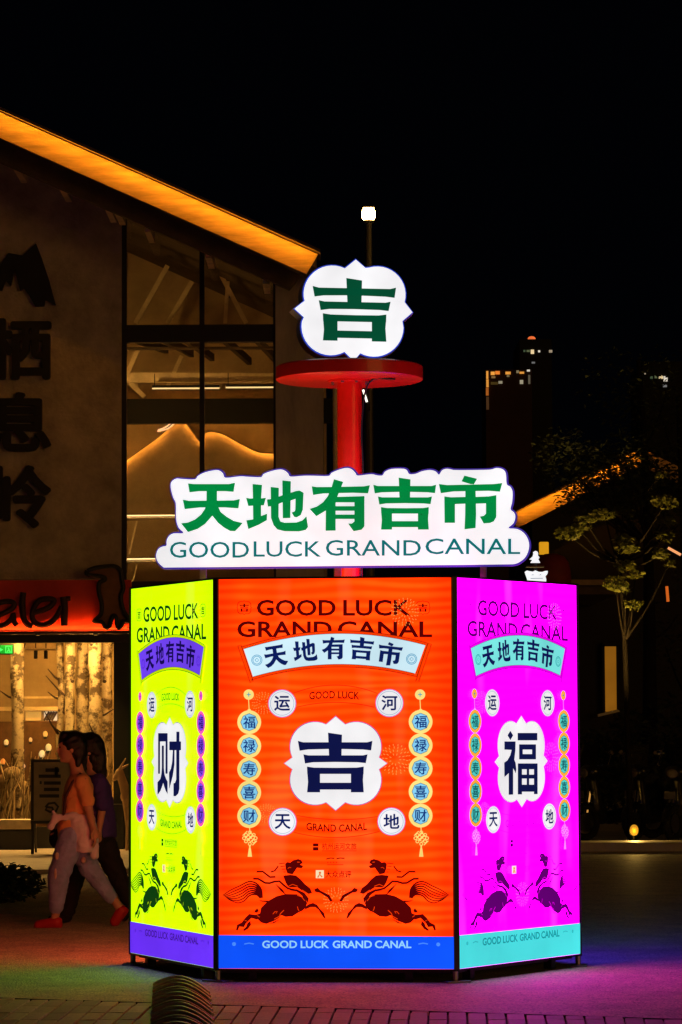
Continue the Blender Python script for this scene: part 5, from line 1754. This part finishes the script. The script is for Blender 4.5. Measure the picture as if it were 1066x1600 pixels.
# small lit pole sign and lantern behind the magenta panel
YS = 45.0
ps = thing('pole_sign', 'small white lit sign of a figure over a scalloped plate, behind magenta panel', 'sign', (at(838, 900, YS).x, YS, 0))
sx_ = at(838, 900, YS).x
Q = lambda x, y: (at(x, y, YS).x - sx_, at(x, y, YS).z)
sw = sign_white
fig = zp([(430, 310), (455, 320), (465, 345), (460, 365), (480, 390), (465, 410), (488, 452), (372, 452), (395, 415), (360, 412), (400, 375), (408, 345), (405, 325)], 780, 820, 7.61)
q = MB(); q.prism([Q(*p) for p in fig], -.03, .03); q.build('figure', sw, ps)
plate = zp([(305, 560), (330, 545), (360, 552), (400, 558), (430, 543), (470, 560), (510, 562), (545, 550), (578, 548), (575, 580), (550, 615), (560, 650), (555, 730), (330, 730), (335, 650), (318, 600)], 780, 820, 7.61)
q = MB(); q.prism([Q(*p) for p in plate], -.03, .03); q.build('plate', sw, ps)
q = MB()
for st in ([(385, 600), (410, 594)], [(475, 600), (500, 592)], [(370, 638), (520, 636)]):
    q.flat([[Q(*p) for p in f] for f in stroke(zp(st, 780, 820, 7.61), 1.1)], -.034)
q.build('lettering', ink((120, 130, 150)), ps, fix=False)
a, b = Q(822, 887), Q(850, 884)
q = MB(); q.box(((a[0] + b[0]) / 2, 0, (a[1] + b[1]) / 2), (b[0] - a[0], .16, .022)); q.build('shelf', mat('brass_shelf', (.6, .42, .12), .4, .1, 5, metal=.5), ps)
q = MB(); q.bar((0, .06, 0), (0, .06, Q(838, 880)[1]), .04, .04); q.build('post', alu, ps)
YLn = 50.0
c = at(850, 857, YLn)
ln = thing('box_lantern', 'square amber lantern on a post above the small white pole sign', 'lantern', (c.x, YLn, 0))
q = MB(); q.box((0, 0, c.z), (.15, .15, .21), bev=.015); q.build('shade', glow('lantern_amber', (214, 148, 24), 1.0), ln)
q = MB(); q.box((0, 0, c.z - .12), (.16, .16, .03)); q.build('base', frame_m, ln)
q = MB(); q.bar((0, 0, 0), (0, 0, c.z - .12), .05, .05); q.build('post', frame_m, ln)
# dark red parasol dome
c = at(862, 905, 48.0)
um = thing('red_parasol', 'dim dark red dome parasol behind the magenta panel', 'parasol', (c.x, 48, 0))
q = MB()
prof = [(0.0, .62), (.1, .61), (.2, .56), (.27, .45), (.3, .3), (.31, .1), (.30, .0)]
n = 16
vs_, fs_ = [], []
zb_ = at(862, 914, 48).z
for r_, z_ in prof:
    for j in range(n):
        t = 2 * math.pi * j / n
        vs_.append((max(r_, .004) * math.cos(t), max(r_, .004) * math.sin(t), zb_ + z_ * .8))
for i in range(len(prof) - 1):
    for j in range(n): fs_.append([i * n + j, i * n + (j + 1) % n, (i + 1) * n + (j + 1) % n, (i + 1) * n + j])
q.add(vs_, fs_); auto_smooth(q.build('canopy', mat('parasol_red', (.22, .012, .008), .7, .2, 5), um), 80)
q = MB(); q.tube([(0, 0, 0), (0, 0, zb_ + .48)], .02, n=8); q.build('pole', frame_m, um)

# ================================================================== far towers, dark but for a few lights
def tower(name, label, x0, x1, ytop, Y, depth, lights, m):
    a, b = at(x0, ytop, Y), at(x1, ytop, Y)
    t = thing(name, label, 'building', ((a.x + b.x) / 2, Y, 0), 0)
    cx = (a.x + b.x) / 2
    q = MB(); q.box((0, depth / 2, a.z / 2), (b.x - a.x, depth, a.z)); q.build('wall', m, t)
    for i, (lx0, ly0, lx1, ly1, col, st) in enumerate(lights):
        p, r_ = at(lx0, ly1, Y), at(lx1, ly0, Y)
        q = MB(); q.box(((p.x + r_.x) / 2 - cx, -.08, (p.z + r_.z) / 2), (r_.x - p.x, .15, r_.z - p.z)); q.build('window', glow('tower_%s_%d' % (name, i), col, st), t)
    return t


tw_m = mat('far_tower_wall', (.05, .022, .018), .9, .3, .2)
am, wh = (255, 170, 70), (235, 225, 205)
tower('brick_tower', 'far reddish tower with lights along its top floor', 759, 831, 578, 300, 9,
      [(760, 580, 763, 592, am, .8), (760, 593, 763.5, 605, am, .75), (759.5, 606, 763.5, 618, (200, 110, 40), .6), (760, 620, 764, 640, (90, 60, 34), .5), (767, 581, 773, 586, am, .9), (774, 580, 781, 585, (255, 140, 50), .8), (768, 588, 774, 591, (160, 120, 70), .6), (790, 581, 798, 585, am, .8), (792, 586, 796, 589, (150, 130, 90), .5),
       (807, 579, 811, 583, (170, 150, 110), .5), (812, 581, 819, 584, am, .8), (823.5, 577.8, 828, 580.5, wh, .9), (779, 595.5, 785, 599.5, (190, 180, 150), .5), (812.5, 594, 817.5, 600, (200, 190, 160), .6), (825.5, 586, 828.5, 600, (120, 110, 90), .5), (767, 597, 778, 601, (90, 70, 30), .5)], tw_m)
tower('tower_block', 'far dark tower block with an orange light on top', 812, 862, 530, 420, 16,
      [(818, 547, 821, 550, (90, 110, 80), .5), (823, 547, 828, 550, (120, 130, 90), .5), (829.5, 546.5, 834.5, 553, (255, 225, 170), .9), (841, 547.5, 844, 550.5, wh, .9), (831, 565.5, 836, 568, (150, 150, 150), .5), (858, 547, 863, 551, (200, 180, 150), .6)], mat('far_block_wall', (.012, .012, .014), .9, .3, .2))
a = at(833, 525, 421)
bc = thing('beacon', 'orange beacon on the roof of the far dark tower block', 'light', (a.x, 424, 0))
q = MB(); q.ball((0, 0, a.z), (.55, .4, .35)); auto_smooth(q.build('lamp', glow('beacon_orange', (255, 120, 60), .9), bc), 80)
q = MB(); q.tube([(0, 0, at(833, 531, 421).z - 1), (0, 0, a.z)], .1, n=6); q.build('mast', frame_m, bc)
tower('tower_block', 'far dark tower block at the right edge with one lit row', 1004, 1075, 565, 380, 16,
      [(1016, 588, 1020, 592, (190, 140, 70), .6), (1023, 587, 1027, 591, am, .6), (1029, 587, 1036, 592, am, .8), (1037, 588, 1043, 596, (255, 190, 100), .8), (1036, 601, 1042, 605, (200, 150, 80), .6), (987 + 20, 583, 989 + 20, 585, (120, 100, 80), .4)], mat('far_block_wall2', (.012, .012, .014), .9, .3, .2))

# ================================================================== trees on the right
bark_m = mat('tree_bark', (.014, .011, .009), .95, .3, 9, .5, 25, spec=.08)
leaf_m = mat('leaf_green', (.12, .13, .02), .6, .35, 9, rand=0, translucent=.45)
leaf_d = mat('leaf_unlit', (.030, .042, .014), .7, .35, 9, translucent=.2)  # unlit copy of the leaf: shade put into a darker colour


def leaves(mb, c, r, n, size, rr, flat=1.0):
    for _ in range(n):
        while True:
            d = Vector((rr.uniform(-1, 1), rr.uniform(-1, 1), rr.uniform(-1, 1)))
            if d.length < 1: break
        p = Vector(c) + Vector((d.x * r[0], d.y * r[1], d.z * r[2]))
        a = Vector((rr.uniform(-1, 1), rr.uniform(-1, 1), rr.uniform(-.5, .3))).normalized()
        b = a.cross(Vector((rr.uniform(-1, 1), rr.uniform(-1, 1), rr.uniform(.2, 1)))).normalized()
        s = size * rr.uniform(.6, 1.3)
        mid = (a.cross(b)) * s * .15
        mb.add([p - a * s, p + b * s * .42 - mid * 0, p + a * s, p - b * s * .42], [[0, 1, 2], [0, 2, 3]])


def tree(label, base_px, Y, trunk_px, trunk_r, clusters, dark, seed):
    rr = random.Random(seed)
    b = on_ground(*base_px)
    t = thing('tree', label, 'tree', (0, 0, 0), 0, 'trees by the far house')
    pts = [(at(x, y, Y).x, Y + dy, max(0.0, at(x, y, Y).z)) for x, y, dy in trunk_px]
    n = len(pts)
    q = MB(); q.tube(spline(pts, 4), [trunk_r * (1 - .75 * i / ((n - 1) * 4)) for i in range((n - 1) * 4 + 1)], n=9)
    auto_smooth(q.build('trunk', bark_m, t), 80)
    lm = MB()
    for (x, y, dy, rx, rz, cnt, hang) in clusters:
        c = at(x, y, Y + dy)
        # limb from the nearest trunk point
        tp = min(pts, key=lambda p: (p[0] - c.x) ** 2 + (p[1] - c.y) ** 2 + (p[2] + .5 - c.z) ** 2)
        m_ = (Vector(tp) + c) / 2 + Vector((0, 0, -.08))
        q = MB(); q.tube(spline([tp, tuple(m_), tuple(c)], 4), [.022 - .0018 * i for i in range(9)], n=5); auto_smooth(q.build('limb', bark_m, t), 80)
        leaves(lm, c, (rx * 1.15, rx, rz * 1.15), int(cnt * (1.5 if dark else 2.2)), .045, rr)
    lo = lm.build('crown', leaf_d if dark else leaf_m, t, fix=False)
    return t


tree('thin young tree with sparse yellow-lit leaf tiers right of the magenta panel', (985, 1322), 40.0,
     [(986, 1320, 0), (981, 1150, 0), (976, 1000, 0), (968, 880, 0), (963, 800, .1), (960, 740, .1)], .045,
     [(945, 803, -.2, .16, .07, 60, 0), (915, 812, -.3, .13, .06, 36, 0), (888, 833, -.3, .17, .08, 60, 0), (905, 826, -.2, .15, .05, 40, 0), (973, 797, 0, .13, .05, 30, 0), (985, 802, 0, .10, .05, 18, 0), (976, 843, -.2, .13, .07, 34, 0), (980, 858, -.3, .14, .06, 44, 0),
      (977, 885, -.2, .14, .07, 40, 0), (994, 898, -.2, .1, .05, 22, 0), (962, 912, -.3, .15, .1, 66, 0), (990, 945, -.2, .12, .06, 30, 0), (972, 920, 0, .12, .08, 30, 0), (1040, 785, -.3, .15, .09, 60, 0), (1034, 742, 0, .1, .05, 20, 0), (1043, 815, -.1, .1, .05, 22, 0), (1037, 838, -.2, .12, .08, 34, 0), (1033, 866, -.2, .1, .08, 30, 0), (1046, 880, 0, .08, .05, 14, 0)], False, 3)
tree('tall dark tree with a thick trunk in front of the far house gable', (1017, 1310), 43.0,
     [(1017, 1305, 0), (1016, 1150, 0), (1015, 1000, 0), (1013, 850, 0), (1008, 700, .1), (1000, 560, .2)], .13,
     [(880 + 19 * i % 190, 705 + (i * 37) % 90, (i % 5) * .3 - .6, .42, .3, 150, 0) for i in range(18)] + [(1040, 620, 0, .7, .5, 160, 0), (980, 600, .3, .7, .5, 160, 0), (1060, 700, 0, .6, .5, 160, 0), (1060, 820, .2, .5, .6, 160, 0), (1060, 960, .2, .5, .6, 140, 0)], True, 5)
tree('dark tree behind the tall one at the right edge', (1075, 1300), 47.0,
     [(1080, 1285, 0), (1078, 1100, 0), (1074, 900, 0), (1066, 740, 0), (1060, 620, 0)], .14,
     [(1030, 640, 0, .8, .6, 200, 0), (1090, 600, 0, .9, .7, 200, 0), (1050, 760, .3, .8, .7, 220, 0), (1095, 800, .1, .8, .7, 200, 0), (1040, 1010, .3, .6, .5, 140, 0)], True, 8)
# warm tubes that glow by themselves
for i, (x0, y0, x1, y1, wd, lab) in enumerate(((1042, 916, 1044, 940, .02, 'short glowing amber tube low on the right tree'), (1044, 856, 1064, 867, .018, 'slanting glowing peach tube at the right edge'))):
    t = thing('glow_tube', lab, 'light')
    a, b = at(x0, y0, 41.5), at(x1, y1, 41.5)
    q = MB(); q.tube([a, b], wd, n=8); q.build('tube', glow('tree_tube_%d' % i, ((214, 100, 30), (255, 170, 110))[i], .9), t)
    q = MB(); q.bar(a + Vector((0, .04, 0)), b + Vector((0, .04, 0)), .03, .03); q.build('bracket', frame_m, t)
# hedge behind the scooters
rr = random.Random(11)
for i, (px, Y, rx, rz) in enumerate(((925, 46, .5, .75), (985, 44, .55, .9), (1045, 43, .6, 1.0))):
    c = at(px, 1210, Y)
    t = thing('shrub', ['dark clipped shrub nearest the magenta panel', 'dark shrub behind the left scooter', 'tall dark shrub at the right edge'][i], 'shrub', (c.x, Y, 0), 0, 'dark shrubs behind the scooters')
    q = MB(); leaves(q, (0, 0, rz), (rx, .5, rz), 1300, .06, rr); q.build('foliage', leaf_d, t, fix=False)
    q = MB(); q.tube([(0, 0, 0), (0.02, 0, rz * .7), (-.03, 0, rz * 1.3)], [.05, .035, .015], n=7); q.build('stem', bark_m, t)

# added kerb strip, its pale colour standing in for a pool of light
kz = on_ground(950, 1331).y
q = MB(); q.box((8, kz + .35, .055), (14, .7, .11), bev=.015)
tag(q.build('kerb', mat('kerb_lit_pale', (.60, .52, .42), .6, .15, 4, .2, 30)), kind='structure')

# ================================================================== scooters parked on the right
sc_b = mat('scooter_black', (.014, .014, .016), .3, .2, 6, coat=.5)
tyre_m = mat('tyre_rubber', (.012, .012, .012), .85, .2, 20)
chrome = mat('scooter_chrome', (.6, .6, .6), .2, .1, 6, metal=1.0)


def scooter(label, px, py, rz):
    b = on_ground(px, py)
    t = thing('scooter', label, 'scooter', (b.x, b.y, 0), rz, 'parked scooters')
    # local: front towards -x
    for wx in (-.62, .62):
        q = MB(); n = 20
        ringp = [(wx + .205 * math.cos(2 * math.pi * j / n), 0, .25 + .205 * math.sin(2 * math.pi * j / n)) for j in range(n + 1)]
        q.tube(ringp, .048, n=8); wo = auto_smooth(q.build('wheel', tyre_m, t), 80)
        q = MB(); q.tube([(wx, -.03, .25), (wx, .03, .25)], .13, n=14); q.build('hub', chrome, wo)
    blob('body', [('c', (.3, 0, .52), .14, (.72, 0, .66), .10), ('c', (-.2, 0, .3), .09, (.35, 0, .36), .12), ('c', (-.42, 0, .42), .10, (-.5, 0, .86), .085), ('c', (-.32, 0, .3), .09, (-.44, 0, .5), .1), ('e', (-.52, 0, .92), (.13, .16, .11)), ('c', (.62, 0, .48), .1, (.8, 0, .6), .05)], sc_b, t, .022, 3)
    q = MB(); q.tube([(-.62 + .25 * math.cos(R(a)), 0, .25 + .25 * math.sin(R(a))) for a in range(20, 171, 15)], .06, n=8, squash=.4); auto_smooth(q.build('mudguard', sc_b, t), 80)
    q = MB(); q.tube([(-.62, 0, .25), (-.5, 0, .8)], .03, n=8); q.build('fork', chrome, t)
    blob('seat', [('c', (.12, 0, .74), .085, (.66, 0, .80), .08), ('e', (.4, 0, .77), (.28, .12, .06))], mat('scooter_seat', (.02, .018, .016), .7, .2, 9), t, .02, 3)
    q = MB(); q.tube([(-.42, -.33, 1.0), (-.46, -.15, .99), (-.5, 0, .97), (-.46, .15, .99), (-.42, .33, 1.0)], .018, n=8); auto_smooth(q.build('handlebar', sc_b, t), 80)
    q = MB(); q.ball((-.645, 0, .9), (.03, .085, .065), n=12, k=8); auto_smooth(q.build('headlight', mat('headlight_lens', (.2, .18, .15), .1, .05, 5, spec=.8), t), 80)
    q = MB()
    q.add([(-.6, -.2, .98), (-.6, .2, .98), (-.5, .17, 1.28), (-.5, -.17, 1.28), (-.59, -.2, .98), (-.59, .2, .98), (-.49, .17, 1.28), (-.49, -.17, 1.28)],
          [[0, 1, 2, 3], [7, 6, 5, 4], [0, 4, 5, 1], [2, 6, 7, 3], [1, 5, 6, 2], [0, 3, 7, 4]])
    q.build('windscreen', glass('scooter_screen', (.75, .78, .7)), t)
    for s in (-1, 1):
        q = MB(); q.tube([(-.44, .26 * s, 1.0), (-.42, .3 * s, 1.14)], .007, n=6); q.ball((-.42, .31 * s, 1.17), (.014, .055, .036), n=10, k=6)
        auto_smooth(q.build('mirror', chrome, t), 60)
    q = MB(); q.box((-.72, 0, .62), (.01, .16, .1)); q.build('plate', mat('scooter_plate', (.16, .15, .13), .5, .1, 5), t)
    q = MB(); q.bar((.05, -.1, .28), (.12, -.22, .01), .02, .02); q.build('kickstand', chrome, t)
    return t


scooter('black scooter with windscreen nearest the magenta panel', 968, 1312, R(38))
scooter('black scooter in the middle of the parked row', 1030, 1311, R(52))
scooter('black scooter cut off by the right edge', 1082, 1314, R(60))
# garden floodlight at the kerb: lights the young tree and the kerb
c = at(991, 1297, 38.75)
fl = thing('garden_floodlight', 'round glowing yellow garden floodlight at the foot of the lit young tree', 'lamp', (c.x, 38.75, 0))
q = MB(); q.ball((0, 0, c.z), (.055, .04, .07), n=14, k=9); auto_smooth(q.build('lens', glow('floodlight_lens', (214, 148, 36), 1.0), fl), 80)
q = MB(); q.tube([(0, .05, c.z - .02), (0, .12, c.z)], [.06, .045], n=12); q.build('housing', frame_m, fl)
q = MB(); q.tube([(0, .06, 0), (0, .06, c.z - .02)], .012, n=6); q.build('stake', frame_m, fl)
for nm, pw, sz, tgt, lc in (('floodlight_beam', 1500, 44, (-.13, .33, 1.0), (0, .0, .12)), ('floodlight_spill', 34, 168, (-.1, -.6, -1.0), (0, -.1, .05))):
    l = bpy.data.lights.new(nm, 'SPOT'); l.energy, l.color, l.spot_size, l.spot_blend, l.shadow_soft_size = pw, (1, .58, .12), R(sz), .7, .04
    lo = bpy.data.objects.new(nm, l); COL.objects.link(lo); lo.parent = fl; lo.location = (lc[0], lc[1], c.z + lc[2])
    lo.rotation_euler = Vector(tgt).to_track_quat('-Z', 'Y').to_euler()

# low dark shrub at the left edge of the plaza
c = on_ground(15, 1410)
sh = thing('shrub', 'low black rounded shrub on the plaza at the left edge', 'shrub', (c.x, c.y, 0))
q = MB(); leaves(q, (-.1, 0, .17), (.42, .35, .19), 1500, .04, rr); q.build('foliage', leaf_d, sh, fix=False)
q = MB(); q.tube([(-.1, 0, 0), (-.1, 0, .2)], .03, n=6); q.build('stem', bark_m, sh)
